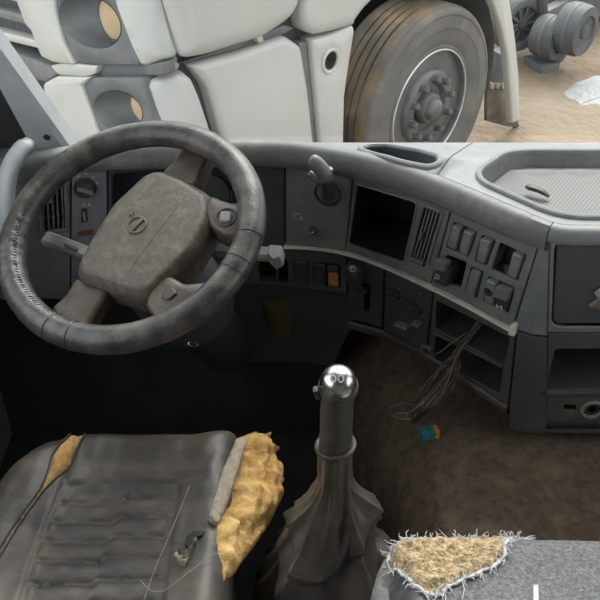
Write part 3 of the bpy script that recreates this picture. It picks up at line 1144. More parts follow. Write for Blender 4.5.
mk('torn_foil', *slab_vf([f(*p) for p in [(607, 283), (598, 288), (593.5, 291.5), (597.5, 297), (588, 304.5), (590, 307.5), (608, 308.5), (616, 300), (613, 288)]], [(0, -.001), (0, .003), (.0025, .0035)], fmap), M['chrome'], ld)
mk('lid_catch', *slab_vf(fs([(548.5, 318), (553.5, 323), (551, 328), (547, 327)]), [(0, 0), (0, .006), (.001, .008)], fmap), M['fascia'], pp)
zc0, zc1 = f(575, 348)[1], f(575, 389)[1]
sc = f(551, 365)[0]
comp = round_poly([(sc, zc0), (sc, zc1), (s_of_x(1.2), zc1), (s_of_x(1.2), zc0)], .008, 4)
z2 = f(575, 397)[1]
ps = face_plate('compartment_panel', [(f(548, 333)[0], zsp - .003), (f(546.4, 397)[0], z2), (SR, z2), (SR, zsp - .003)], [comp], M['lower_plastic'], top=.003)
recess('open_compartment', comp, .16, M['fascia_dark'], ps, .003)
mk('compartment_lip', *face_bar((sc, zc1 - .004), (s_of_x(1.2), zc1 - .004), .007, -.01, .010), M['lower_plastic'], ps)
slot = fs([(564, 404.5), (576, 404.8), (576, 410), (564, 409.6)])
lo_ = face_plate('socket_panel', [(f(546.3, 398)[0], z2 - .003), (f(545.5, 428)[0], ZB), (SR, ZB), (SR, z2 - .003)], [slot], M['lower_plastic'], top=.001)
recess('card_slot', slot, .02, M['recess'], lo_)
mk('socket_ring', *face_lathe(592, 409, [(.0245, 0), (.0245, .003), (.021, .005), (.017, .004), (.0155, -.004), (0, -.004)], 30, .001), M['switch'], lo_)
mk('socket_hole', *face_lathe(592, 409, [(.0145, -.004), (.0145, .0005), (.012, .001), (0, -.002)], 24, .001), M['recess'], lo_)
# curved underside of the passenger side
v, fc = [], []
n_ = 50
sA_, sB_ = f(511, 418)[0], SR
for i in range(n_ + 1):
    s = sA_ + (sB_ - sA_) * i / n_
    for o, dz in ((.003, .0), (.002, -.012), (-.010, -.026), (-.04, -.036), (-.2, -.04)):
        v.append(fmap(s, ZB + dz, o))
for i in range(n_):
    for k in range(4):
        fc.append((i * 5 + k, i * 5 + k + 1, (i + 1) * 5 + k + 1, (i + 1) * 5 + k))
mk('lower_apron', v, fc, M['lower_plastic'], dash)

# broken clip lying in the tray
g = Geo()
c = tmap(*on_z(538, 196, .92).xy, -.030)
pts = smooth_path([c + Vector((-.022, .016, .012)), c + Vector((-.012, .008, .014)), c + Vector((.004, -.002, .012)), c + Vector((.018, -.012, .006))], 5)
g.add(*tube_vf(pts, [.004, .006, .008, .009, .0095, .0095, .009, .009, .0085, .008, .008, .0075, .007, .006, .005, .004][:len(pts)], 8, flat=.6))
tag(g.mk('plastic_clip', M['fascia_dark']), 'small broken black plastic clip lying in the dash tray', 'clip')

# ================================================================== STEERING WHEEL AND COLUMN
WC = Vector((-.2957, 1.3272, .9531))
WN = Vector((-.1763, -.3675, .9132)).normalized()
WU = (Vector((1, 0, 0)) - WN * WN.x).normalized()
WP = Plane(WC, WU, WN.cross(WU))
sw = thing('steering_wheel', 'worn black leather four-spoke steering wheel with dusty brown hub', 'steering wheel', WC - Vector((0, 0, .1)))
RM, rm = .2175, .0245
NS, NT = 300, 24
v, fc = [], []
for i in range(NS):
    a = 2 * PI * i / NS
    ca, sa = math.cos(a), math.sin(a)
    for k in range(NT):
        b = 2 * PI * k / NT
        # leather puckers on the left half, smoother elsewhere
        left = max(0.0, math.cos(a - math.radians(168))) ** 1.5
        w = .0020 * left * noise.noise((a * 42, math.cos(b) * 1.2, math.sin(b) * 1.2)) + .0006 * noise.noise((a * 12, math.cos(b) * 3, math.sin(b) * 3))
        r = rm + w
        rad = RM + r * math.cos(b)
        v.append(WP.map(rad * ca, rad * sa, r * math.sin(b)))
for i in range(NS):
    j = (i + 1) % NS
    for k in range(NT):
        l = (k + 1) % NT
        fc.append((i * NT + k, j * NT + k, j * NT + l, i * NT + l))
rim_o = mk('rim', v, fc, M['leather'], sw, angle=60)
# cross seams in the leather
for px, py in ((262, 238), (251, 266), (247, 279), (60, 318), (77, 329)):
    a_, b_ = WP.px(px, py)
    a = math.atan2(b_, a_)
    c = WP.map(RM * math.cos(a), RM * math.sin(a))
    e1 = WP.u * math.cos(a) + WP.v * math.sin(a)
    mk('seam', *tube_vf([c + (e1 * math.cos(t) + WP.n * math.sin(t)) * (rm + .0004) for t in [2 * PI * i / 24 for i in range(24)]], .0011, 6, closed=True), M['leather'], rim_o)
# stitches along the inside of the left half
g = Geo()
for i in range(62):
    a = math.radians(120 + i * 1.75)
    for da, b0, b1 in ((0, 118, 134),):
        p = []
        for bb in (b0, (b0 + b1) / 2, b1):
            b = math.radians(bb)
            rad = RM + (rm + .0004) * math.cos(b)
            aa = a + (bb - b0) * .0008
            p.append(WP.map(rad * math.cos(aa), rad * math.sin(aa), (rm + .0004) * math.sin(b)))
        g.add(*tube_vf(p, .0008, 5))
st_ = g.mk('stitching', M['leather'], rim_o)

hub_px = [(161, 172), (186, 181), (213, 198), (216, 212), (214, 229), (198, 259), (181, 275), (154, 301), (141, 303), (82, 284), (77, 272), (87, 250), (112, 209), (145, 178)]
HP = WP.shift(-.022)
hub_poly = HP.pxs(hub_px)
hub = mk('hub_pad', *slab_vf(hub_poly, [(.004, -.045), (0, -.035), (0, -.001), (.0025, .006), (.012, .0185), (.016, .0215), (.022, .0225)], HP.map, .018, 5), M['hub'], sw, angle=50)
TP = HP.shift(.0228)


def torus_on(pl_, x, y, r, t, material, name, parent, ry=None):
    a_, b_ = pl_.px(x, y)
    return mk(name, *tube_vf([pl_.map(a, b) for a, b in ellipse(a_, b_, r, ry or r, 32)], t, 8, closed=True), material, parent)


em = torus_on(TP, 137, 225, .0165, .0024, M['hub'], 'emblem_ring', hub)
ec = TP.px(137, 225)
d_ = math.radians(52)
mk('emblem_bar', *obox_vf(TP.map(*ec, .0005), (TP.u * math.cos(d_) + TP.v * math.sin(d_), TP.u * -math.sin(d_) + TP.v * math.cos(d_), TP.n), (.030, .0075, .004), .001), M['hub'], hub)
ea = TP.px(131.5, 214.5)
mk('emblem_arrow', *slab_vf([(ea[0] - .004, ea[1] - .001), (ea[0] + .003, ea[1] - .004), (ea[0] + .004, ea[1] + .004), (ea[0] - .003, ea[1] + .005)], [(0, -.001), (.0005, .002)], TP.map), M['hub'], hub)
ln = [TP.px(188, 193), TP.px(160, 229), TP.px(131, 268)]
mk('pad_crease', *tube_vf([TP.map(a, b, -.0004) for a, b in ln], .0005, 6), M['spoke'], hub)


def spoke(pxs, h0, h1, rnd=.010, pl_=None, bev=.008, name='spoke'):
    p = (pl_ or HP)
    return mk(name, *slab_vf(p.pxs(pxs), [(.004, h0), (0, h0 + .006), (0, h1 - bev), (bev * .4, h1 - bev * .3), (bev, h1)], p.map, rnd, 4), M['spoke'], sw, angle=50)


spoke([(160, 176), (196, 189), (206, 166), (213, 148), (190, 139), (183, 150), (172, 165)], -.035, .008)
b1 = spoke([(212, 199), (222, 204), (236, 208), (247, 205), (254, 226), (243, 240), (226, 240), (212, 231), (206, 215)], -.03, .018)
b2 = spoke([(150, 298), (159, 283), (172, 278), (186, 287), (205, 285), (222, 281), (205, 304), (180, 318), (157, 322), (147, 308)], -.03, .014)
spoke([(76, 277), (110, 291), (96, 312), (84, 334), (58, 322), (50, 309), (66, 295)], -.035, .004)
BP = HP.shift(.0182)
mk('wheel_button', *slab_vf(round_poly(BP.pxs([(221, 212), (232, 213), (231, 223), (220, 223)]), .005, 4), [(0, -.002), (0, .004), (.002, .006)], BP.map), M['switch_worn'], b1)
mk('button_surround', *tube_vf([BP.map(a, b, .0005) for a, b in ellipse(*BP.px(226, 217.5), .0175, .0185, 30)], .0016, 8, closed=True), M['recess'], b1)
BP = HP.shift(.0142)
mk('wheel_button', *slab_vf(round_poly(BP.pxs([(163, 291), (173, 288), (178, 294), (169, 301), (161, 299)]), .005, 4), [(0, -.002), (0, .002), (.002, .004)], BP.map), M['spoke'], b2)
# column
col_ = thing('steering_column', 'dark steering column shroud with two control stalks behind the wheel', 'steering column', WC + Vector((.1, .25, -.6)))
ax = -WN
g = Geo()
pts = [WC + ax * t for t in (.072, .10, .16, .24, .34)]
for i in range(len(pts)):
    pts[i] = pts[i] + Vector((.0, .10 * max(0, i - 1) * .25, 0))
g.add(*tube_vf(pts, [.062, .075, .088, .095, .10], 20))
mk('shroud', g.v, g.f, M['fascia_dark'], col_)
mk('column_tube', *tube_vf([pts[-1] + (pts[-1] - pts[-2]) * k * .5 for k in (-1, 0, 1, 2, 3, 4, 5, 6)], [.085, .085, .08, .075, .07, .07, .07, .07], 18), M['floor'], col_)
SP = WP.shift(-.085)
def stalk(pa, pb, wa, wb, pl_, material):
    A2, B2 = Vector(pl_.px(*pa)), Vector(pl_.px(*pb))
    d = (B2 - A2).normalized()
    n2 = Vector((-d.y, d.x))
    poly = [tuple(A2 - n2 * wa), tuple(B2 - n2 * wb), tuple(B2 + n2 * wb), tuple(A2 + n2 * wa)]
    return mk('stalk', *slab_vf(round_poly(poly, .008, 4), [(.003, -.011), (0, -.006), (0, .004), (.004, .010)], pl_.map), material, col_)


s1 = stalk((105, 260), (45, 238), .012, .0145, SP, M['stalk'])
SB = SP.shift(.0105)
mk('stalk_switch', *slab_vf(round_poly(SB.pxs([(65, 243), (78, 248), (77, 252.5), (64, 247)]), .003, 3), [(0, -.001), (0, .003), (.0015, .005)], SB.map), M['switch_dark'], s1)
s2 = stalk((215, 250), (283, 255), .012, .0125, SP, M['pale_plastic'])
mk('stalk_end', *slab_vf(round_poly(SP.pxs([(270, 248), (283.5, 249), (282, 262), (274, 265), (268, 258)]), .004, 3), [(0, -.014), (0, .010), (.003, .015)], SP.map), M['pale_plastic'], s2)
kr = on_y(193, 344, 1.40)
krp = Plane(kr, (1, 0, -.15), (0, .5, 1))
mk('key_ring', *tube_vf([krp.map(a, b) for a, b in ellipse(0, 0, .0095, .005, 24)], .0011, 6, closed=True), M['chrome'], col_)

# ================================================================== ENGINE TUNNEL
prof_t = [(.13, .0), (.15, .06), (.175, .16), (.205, .27), (.235, .345), (.265, .385), (.283, .402), (.33, .405), (.45, .405), (.7, .40), (1.0, .395), (1.3, .39), (1.54, .39)]
v, fc = [], []
NYT = 60
dp = smooth_path([(a, 0, b) for a, b in prof_t], 5)
for j in range(NYT + 1):
    y = .25 + (1.77 - .25) * j / NYT
    for p in dp:
        v.append((p.x + (.02 if p.x > .3 else -.14 if p.x < .2 else -.14 + 1.6 * (p.x - .2)) * (y - 1.2), y, p.z + .004 * noise.noise((p.x * 5, y * 5, 0)) + (.10 * max(0, y - 1.45) if p.z > .1 else 0)))
m = len(dp)
for j in range(NYT):
    for k in range(m - 1):
        fc.append((j * m + k, j * m + k + 1, (j + 1) * m + k + 1, (j + 1) * m + k))
tun = mk('engine_cover', v, fc, M['carpet'])
tag(tun, 'raised engine cover under dusty brown carpet in the middle of the cab', 'engine cover')

# ================================================================== GEAR LEVER
KN = on_z(338, 380, .85)
gl = thing('gear_lever', 'gear lever with chrome-capped knob and crumpled dark leather boot', 'gear lever', (KN.x, KN.y, .2))
lean = Vector((-.012, -.02, 1)).normalized()
ktop = KN
LA = lambda t: ktop - Vector((.004, .008, 1)).normalized() * t
axk = Vector((-.06, -.30, 1)).normalized()
cap = mk('knob_cap', *lathe_vf(ktop - axk * .016, axk, [(.0285, -.004), (.0300, .004), (.0290, .013), (.0265, .021), (.021, .029), (.013, .034), (.005, .036), (0, .036)], 36), M['chrome'], gl)
for dx in (-.0075, .0045):
    ce = ktop + axk * .0155 + Vector((dx, -.010, .0005))
    mk('shift_mark', *tube_vf([ce + Vector((.0042 * math.cos(t), .0042 * math.sin(t) * .9, .0035 * math.sin(t))) for t in [2 * PI * i / 16 for i in range(16)]], .0011, 6, closed=True), M['white_print'], cap)
mk('knob_collar', *lathe_vf(ktop - axk * .02, axk, [(.028, -.014), (.0315, -.008), (.0325, 0), (.0315, .005), (.028, .007)], 36, None, False), M['gear_grip'], gl)
mk('range_switch', *obox_vf(ktop + Vector((-.033, -.004, -.024)), (Vector((1, 0, .3)).normalized(), Vector((0, 1, 0)), Vector((-.3, 0, 1)).normalized()), (.009, .014, .02), .003), M['gear_grip'], gl)
gp = [LA(t) for t in (.018, .03, .05, .075, .10, .125, .15)]
mk('grip', *tube_vf(gp, [.0285, .0275, .0262, .0272, .0265, .0272, .028], 26), M['gear_grip'], gl)
rp = LA(.145)
g = Geo()
g.add(*tube_vf([rp + Vector((.0305 * math.cos(t), .0305 * math.sin(t), .004 * math.cos(t))) for t in [2 * PI * i / 32 for i in range(32)]], .0048, 8, closed=True))
g.mk('retaining_ring', M['gear_grip'], gl)
# boot: folded leather, gathered at the top and slumping onto the floor
top_ = LA(.150)
NB, NH = 180, 190
v, fc = [], []
bz0 = .17


def ledge(x, up_w, dn_w):
    return math.exp(-(x / (up_w if x < 0 else dn_w)) ** 2)


for j in range(NH + 1):
    t = j / NH                              # 0 top, 1 bottom
    zc = top_.z + (bz0 - top_.z) * t
    c = Vector((top_.x - .012 * sstep(.2, .6, t), top_.y - .01 * t, zc))
    r0 = .028 + .022 * sstep(.13, .34, t) + .050 * sstep(.30, .56, t) + .010 * sstep(.6, 1, t)
    for i in range(NB):
        a = 2 * PI * i / NB
        fr_a = a + PI / 2                   # 0 towards the camera, +90 degrees to the right
        sn, cs = math.sin(fr_a), math.cos(fr_a)
        fold = sstep(.06, .40, t)
        d = .0022 * (1 - fold) * math.sin(8 * a + 3 * t)
        d += fold * (.007 * math.sin(3 * a + 3 * t + .6) + .005 * math.sin(5 * a - 6 * t + 1.4) + .003 * math.sin(9 * a + 7 * t))
        # swags hanging across the front, each with a sharp lower lip
        for t0, rr_, rl_, amp, w_up in ((.44, .18, .12, .020, .07), (.60, .27, .22, .034, .09), (.80, .30, .20, .030, .09), (1.0, .30, .25, .03, .10)):
            side = rr_ if sn > 0 else rl_
            tc = t0 - side * sn * sn + .02 * math.sin(3 * fr_a + t0 * 9)
            d += amp * ledge(t - tc, w_up, .012) * (.45 + .55 * max(0, cs * .6 + .4 * abs(sn)))
        d += .005 * noise.noise((math.cos(a) * 3, math.sin(a) * 3, t * 9)) * fold
        # creases running round and down from the gathers
        rg = 1 - abs(noise.noise((math.cos(a) * 2.2 + t * 1.5, math.sin(a) * 2.2 - t, t * 3.5 + 4))) * 2
        d += .012 * fold * max(0, rg) ** 3
        r = r0 + d
        v.append(c + Vector((math.cos(a) * r, math.sin(a) * r, 0)))
for j in range(NH):
    for i in range(NB):
        l = (i + 1) % NB
        fc.append((j * NB + i, j * NB + l, (j + 1) * NB + l, (j + 1) * NB + i))
mk('boot', v, fc, M['boot'], gl, angle=80)
mk('boot_base', *lathe_vf((top_.x - .005, top_.y - .01, 0), (0, 0, 1), [(.125, 0), (.125, .15), (.12, .175), (.09, .18)], 40), M['fascia_dark'], gl)

# ================================================================== DRIVER'S SEAT
SZ = .55
ds = thing('driver_seat', 'black cracked leather driver seat with torn bolster showing yellow foam', 'seat', (-.33, .9, 0))
FY = on_z(170, 433, SZ - .01).y + .012
xr_, xl_ = -.118, -.575
seam_y = on_z(150, 481, SZ).y
poly = round_poly([(xl_, .52), (xr_, .52), (xr_, FY), (-.43, FY), (-.50, FY - .035), (-.55, FY - .10), (xl_, FY - .18)], .03, 4)
XSL, XSR = on_z(66, 480, SZ).x, on_z(172, 530, SZ).x


def xseam_l(y):
    # left seam wanders outwards towards the back
    return XSL - .02 * sstep(1.2, .9, y)


def seat_h(a, b, d):
    r = .045
    drop = 0 if d >= r else r - math.sqrt(max(0, r * r - (r - d) ** 2))
    h = -drop
    ins = sstep(xseam_l(b) - .006, xseam_l(b) + .02, a) * (1 - sstep(XSR - .012, XSR + .008, a)) * (1 - sstep(seam_y - .012, seam_y + .006, b))
    h -= .010 * ins
    # seams
    h -= .005 * math.exp(-((b - seam_y) / .004) ** 2) * sstep(xseam_l(b), xseam_l(b) + .03, a) * (1 - sstep(XSR + .02, XSR + .06, a))
    h -= .004 * math.exp(-((a - XSR) / .003) ** 2) * (1 - sstep(seam_y - .01, seam_y + .01, b))
    h -= .005 * math.exp(-((a - xseam_l(b)) / .004) ** 2)
    # pleats with a jog in the middle
    jog = .012 * sstep(-.325, -.315, a + .35 * (1.05 - b) * .3)
    ph = (seam_y - b + jog + .006 * noise.noise((a * 12, b * 6, 3))) / .043
    fr = ph - math.floor(ph)
    dg = min(fr, 1 - fr) * .043
    h += ins * (.0035 * math.sin(PI * fr) - .0045 * math.exp(-(dg / .0032) ** 2))
    # creases and sag
    h += .006 * noise.noise((a * 9, b * 7, 0)) + .0022 * noise.noise((a * 40, b * 22, 5))
    h += .010 * sstep(XSR, XSR + .06, a) + .008 * (1 - sstep(xseam_l(b) - .08, xseam_l(b), a))
    return h


mk('cushion', *lump_vf(poly, lambda a, b, h=0: Vector((a, b, SZ + h)), seat_h, .0052, -.22), M['seat_leather'], ds, angle=70)
mk('seat_base', *box_vf((-.52, .56, 0), (-.17, FY - .1, .34), .02), M['floor'], ds)


def smap(a, b, h=0.0):
    return Vector((a, b, SZ + seat_h(a, b, .2) + h))


def on_seat(x, y, z=SZ):
    p = on_z(x, y, z)
    return (p.x, p.y)


# foam showing through the split left seam
SLL = [(71, 435), (61, 445), (53, 457), (48, 472), (40, 490), (20, 517), (0, 550), (-14, 572)]
SLR = [(85, 434), (76, 450), (71, 464), (58, 477), (43, 492), (23, 520), (3, 553), (-10, 575)]
sl_px = SLL + SLR[::-1]
poly = [on_seat(*p) for p in sl_px]
mk('split_foam', *lump_vf(poly, smap, lambda a, b, d: -.004 + .010 * min(1, d / .008) + .003 * noise.noise((a * 120, b * 90, 0)) * min(1, d / .003), .004, -.03), M['foam'], ds, angle=70)
g = Geo()
for nm_, side in (('split_edge', SLL), ('split_edge', SLR)):
    mk(nm_, *tube_vf(smooth_path([smap(*on_seat(*p), .002) for p in side], 3), .0014, 6), M['seat_leather'], ds)

# exposed foam bolster on the right, leaning outwards
fo = Vector((xr_ - .012, 1.05, SZ - .004))
FP = Plane(fo, (.80, 0, -.60), (0, 1, 0))
foam_px = [(246, 433), (253, 430), (262, 429), (259, 434), (266, 432), (274, 431), (271, 438), (274, 443), (284, 445), (275, 452), (279, 462), (288, 476), (283, 486), (285, 496), (277, 512), (270, 526),
           (258, 543), (247, 557), (238, 571), (229, 578), (223, 589), (220, 575), (216, 557), (214, 541), (217, 522), (228, 500), (238, 468), (245, 448)]
fpoly = FP.pxs(foam_px)


def foam_h(a, b, d):
    e = min(1, d / .03)
    return -.012 + .034 * (e ** .6) + .024 * noise.noise((a * 20, b * 13, 2)) * e + .013 * noise.noise((a * 60, b * 45, 7)) * min(1, d / .006) + .003 * noise.noise((a * 190, b * 190, 9))


mk('torn_foam', *lump_vf(fpoly, FP.map, foam_h, .005, -.05), M['foam'], ds, angle=55)
felt_px = [(236, 439), (242, 436.5), (247, 438), (243, 452), (235, 478), (227, 502), (218, 522), (213, 520), (209, 516), (214, 500), (222, 472)]
FQ = Plane(Vector((xr_ - .03, 1.1, SZ + .018)), (1, 0, -.18), (0, 1, 0))
mk('felt_strip', *lump_vf(round_poly(FQ.pxs(felt_px), .004, 3), FQ.map, lambda a, b, d: .003 * min(1, d / .003) + .0015 * noise.noise((a * 90, b * 90, 0)), .006, -.02), M['felt'], ds, angle=60)
# tear in the leather
mk('tear_hole', *slab_vf([smap(*on_seat(*p), 0)[:2] for p in [(187, 540), (194, 535), (205, 536), (203, 540), (196, 542), (193, 551), (190, 553), (186, 548)]], [(0, -.01), (0, .006), (.0008, .0065)], smap), M['recess'], ds)
mk('torn_flap', *lump_vf([on_seat(*p) for p in [(176, 559), (180, 552), (186, 556), (190, 551), (193, 544), (198, 541), (197, 549), (190, 565), (187, 570), (180, 565)]], smap, lambda a, b, d: .008 + .010 * min(1, d / .008) + .004 * noise.noise((a * 100, b * 100, 0)), .004, 0), M['seat_leather'], ds, angle=50)
mk('flap_lining', *lump_vf([on_seat(*p) for p in [(175, 561), (177, 556), (181, 560), (186, 561), (189, 565), (186, 571), (180, 567)]], smap, lambda a, b, d: .012 + .006 * noise.noise((a * 140, b * 140, 0)), .003, 0), M['felt'], ds, angle=50)
th = [smap(*on_seat(*p), .008) for p in [(141, 581), (150, 590), (163, 592), (178, 586), (194, 576), (209, 565), (222, 558)]]
mk('loose_thread', *tube_vf(smooth_path(th, 5), .0005, 5), M['thread'], ds)
mk('loose_thread', *tube_vf(smooth_path([smap(*on_seat(*p), .008) for p in [(190, 489), (172, 530), (157, 565), (143, 600)]], 5), .0005, 5), M['thread'], ds)

# ================================================================== PASSENGER SEAT
PZ = .60
ps_ = thing('passenger_seat', 'grey fabric passenger seat with frayed hole showing crumbling foam', 'seat', (.5, .75, .41))
PY = on_z(560, 531, PZ - .008).y
pxl = on_z(383, 548, PZ - .02).x
poly = round_poly([(pxl, .30), (.78, .30), (.78, PY), (pxl + .015, PY)], .035, 5)


def pseat_h(a, b, d):
    r = .05
    drop = 0 if d >= r else r - math.sqrt(max(0, r * r - (r - d) ** 2))
    return -drop + .003 * noise.noise((a * 8, b * 8, 1))


pcm = lambda a, b, h=0: Vector((a, b, PZ + h))
mk('cushion', *lump_vf(poly, pcm, pseat_h, .012, -.16), M['seat_fabric'], ps_, angle=70)
mk('seat_base', *box_vf((.26, .36, .41), (.72, PY - .12, .45), .01), M['floor'], ps_)
poly_side = [on_z(*p, PZ).xy for p in [(395, 536), (389, 548), (400, 566), (412, 585), (425, 600), (430, 640), (355, 640), (366, 600), (378, 556), (386, 540)]]
PLN = poly


def pmap(a, b, h=0.0):
    d = edge_dist((a, b), PLN)
    return Vector((a, b, PZ + pseat_h(a, b, d if inside((a, b), PLN) else 0) + h))


mk('side_panel', *lump_vf(inset_poly([tuple(p) for p in poly_side], .001), pmap, lambda a, b, d: .002 + .003 * min(1, d / .004), .012, -.01), M['seat_side'], ps_, angle=60)
hole_px = [(392, 537), (400, 534.5), (412, 536), (418, 533.5), (432, 534), (450, 534), (470, 535), (488, 534), (505, 532.5), (514, 532), (508, 538), (504, 546), (505, 558), (497, 566), (484, 574), (468, 580), (456, 586), (446, 592), (436, 599), (426, 597), (416, 588), (404, 572), (394, 558), (389, 546)]
hp2 = [tuple(on_z(x, y, PZ - .004).xy) for x, y in hole_px]
mk('crumbling_foam', *lump_vf(hp2, pmap, lambda a, b, d: .001 + .010 * min(1, d / .012) + (.008 * noise.noise((a * 55, b * 55, 0)) + .007 * noise.noise((a * 140, b * 140, 4)) + .004 * noise.noise((a * 300, b * 300, 8))) * min(1, d / .006), .0038, -.02), M['foam_pale'], ps_, angle=80)
# ragged fabric edge and loose fibres
g = Geo()
rnd = random.Random(3)
ring = densify(hp2, .006)
pts = []
for i, (a, b) in enumerate(ring):
    w = .004 * noise.noise((i * .35, 0, 0))
    pts.append(pmap(a + w, b + .004 * noise.noise((0, i * .35, 5)), .004 + .004 * noise.noise((i * .5, 3, 1))))
g.add(*tube_vf(pts, [.0024 + .0022 * noise.noise((i * .7, 9, 2)) for i in range(len(pts))], 7, closed=True, flat=1.2))
g.mk('ragged_edge', M['fray'], ps_, angle=80)
g = Geo()
for i, (a, b) in enumerate(ring):
    for q in range(4 if b < PY - .12 or i % 3 == 0 else 2):
        an = rnd.uniform(0, 2 * PI)
        L = rnd.uniform(.006, .022)
        p0 = pmap(a, b, .004)
        p1_ = p0 + Vector((math.cos(an) * L * .5, math.sin(an) * L * .5, rnd.uniform(.001, .008)))
        p2_ = p1_ + Vector((math.cos(an + rnd.uniform(-1, 1)) * L * .5, math.sin(an + rnd.uniform(-1, 1)) * L * .5, rnd.uniform(-.004, .004)))
        g.add(*tube_vf([p0, p1_, p2_], [.0011, .0008, .0005], 4))
for (x, y, L) in ((400, 532, .03), (408, 530, .03), (414, 532, .025), (392, 537, .03), (431, 532, .015), (510, 532, .03), (519, 530, .03), (526, 531, .02), (516, 533, .03), (500, 540, .03)):
    for q in range(5):
        p0 = pmap(*on_z(x, y, PZ).xy, 0)
        p0.y = min(p0.y, PY)
        an = rnd.uniform(-.4, 3.5)
        w = [p0]
        for st in range(4):
            w.append(w[-1] + Vector((math.cos(an), math.sin(an) * .4, rnd.uniform(-.1, .7))) * L * .25)
            an += rnd.uniform(-1, 1)
        g.add(*tube_vf(w, [.0018, .0016, .0013, .001, .0007], 5))
tag(g.mk('frayed_fibres', M['fray'], ps_), kind='stuff')
for (p, q) in (((500, 541), (507, 556)), ((506, 540), (503, 566)), ((440, 588), (446, 606)), ((462, 583), (462, 600))):
    A2, B2 = pmap(*on_z(*p, PZ).xy, .004), pmap(*on_z(*q, PZ).xy, .003)
    mk('loose_thread', *tube_vf([A2, A2.lerp(B2, .5) + Vector((.003, 0, .003)), B2], .0008, 5), M['fray'], ps_)
mk('sewn_label', *slab_vf([tuple(on_z(*p, PZ).xy) for p in [(533, 586), (538, 586), (538.5, 606), (533, 606)]], [(0, 0), (0, .003), (.001, .004)], pmap), M['fray'], ps_)

# ================================================================== LOOSE WIRING
wl = thing('wiring_bundle', 'loose brown and black wires hanging out of the dash shelf', 'wires', on_z(418, 425, .42))
rnd = random.Random(11)
src = fmap(*f(470, 331), -.03)
mid = fmap(*f(464, 346), .02)
mats = [M['wire_dark'], M['wire_brown'], M['wire_grey'], M['wire_dark'], M['wire_brown'], M['wire_dark'], M['wire_grey'], M['wire_dark'], M['wire_brown'], M['wire_dark'], M['wire_grey'], M['wire_dark'], M['wire_brown'], M['wire_dark'], M['wire_dark']]
for i, m_ in enumerate(mats):
    j = lambda s_: Vector((rnd.uniform(-s_, s_), rnd.uniform(-s_, s_) * .6, rnd.uniform(-s_, s_)))
    sp_ = (i - 7) / 7
    path = [src + j(.006), mid + j(.006),
            on_y(452 + sp_ * 7, 366 + rnd.uniform(-4, 4), 1.41) + j(.008),
            on_y(437 + sp_ * 12, 390 + rnd.uniform(-4, 4), 1.375) + j(.01),
            on_y(424 + sp_ * 9, 409 + rnd.uniform(-3, 3), 1.345) + j(.008),
            on_z(415 + sp_ * 5, 420 + rnd.uniform(-3, 3), .425)]
    mk('wire', *tube_vf(smooth_path(path, 7), .0017, 6), m_, wl)
for k, pth in enumerate([[(427, 408), (413, 405), (400, 404), (391, 407), (388, 412), (396, 415), (410, 418)], [(425, 402), (416, 408), (408, 413), (398, 413), (392, 416), (403, 419), (412, 420)],
                         [(432, 380), (424, 392), (416, 398), (413, 408), (412, 418)], [(440, 372), (428, 388), (424, 398), (428, 408), (424, 418)]]):
    base = 1.375 if k == 2 or k == 3 else 1.345
    mk('wire', *tube_vf(smooth_path([on_y(x, y, base - .0003 * max(0, y - 385) * 2) for x, y in pth], 6), .0015, 6), M['wire_dark'] if k != 1 else M['wire_grey'], wl)
# wire branching to the bracket
mk('wire', *tube_vf(smooth_path([fmap(*f(424, 345), .012), fmap(*f(434, 348.5), .03), fmap(*f(447, 346), .03), fmap(*f(458, 338), .025), fmap(*f(466, 333), .0)], 6), .0016, 6), M['wire_grey'], wl)
for (x, y, w, h, d, m_) in ((413.5, 418.5, .013, .010, .022, 'orange_plastic'), (409.5, 415.5, .009, .008, .016, 'wire_brown')):
    c = on_z(x, y, .425)
    mk('connector', *obox_vf(c, (Vector((.8, .55, .0)).normalized(), Vector((-.55, .8, .1)).normalized(), Vector((0, 0, 1))), (d, w, h), .0015), M[m_], wl)
cb = on_z(430, 433, .418)
cn = thing('wire_connector', 'blue, green and orange plug connector on the brown carpet', 'connector', cb - Vector((0, 0, .012)))
du, dv = Vector((.97, .25, 0)).normalized(), Vector((-.25, .97, 0)).normalized()
for x, w, m_ in ((-.014, .016, 'blue_plastic'), (.0015, .0145, 'green_plastic'), (.0135, .009, 'orange_plastic')):
    g = Geo().add(*obox_vf(cb + du * x, (du, dv, Vector((0, 0, 1))), (w, .024, .020), .0015))
    g.add(*obox_vf(cb + du * x + Vector((0, 0, .011)) + dv * .004, (du, dv, Vector((0, 0, 1))), (w * .6, .010, .004), .0008))
    g.mk('plug_block', M[m_], cn)

# ================================================================== OUTSIDE
GZ = -.66
gr = []
struct(mk('ground', *box_vf((-30, 1.9, GZ - .2), (40, 60, GZ)), M['earth'], smooth=False))
mk_p = [on_z(x, y, GZ).xy for x, y in [(563, 92), (570, 88), (576, 82), (588, 79), (595, 75), (608, 77), (625, 76), (640, 90), (630, 104), (604, 107), (596, 103), (582, 106), (576, 100), (568, 98)]]
tag(mk('puddle', *slab_vf(round_poly([tuple(p) for p in mk_p], .06, 4), [(0, 0), (.03, .004)], lambda a, b, h: Vector((a, b, GZ + h))), M['puddle']), 'pale shallow puddle on the dirt behind the white truck', 'puddle')

# ---- the white truck
HD = math.radians(44)
SD = Vector((math.sin(HD), math.cos(HD), 0))
ZV = Vector((0, 0, 1))
wc = CAM + ray(430, 108) * 4.5
SPL = Plane(wc, SD, ZV)                         # side of the truck
K0 = SPL.map(*SPL.px(158, 80))
K0.z = 0
FD = Vector((-SD.y, SD.x, 0))
FPL = Plane(K0, -FD, ZV)                        # front


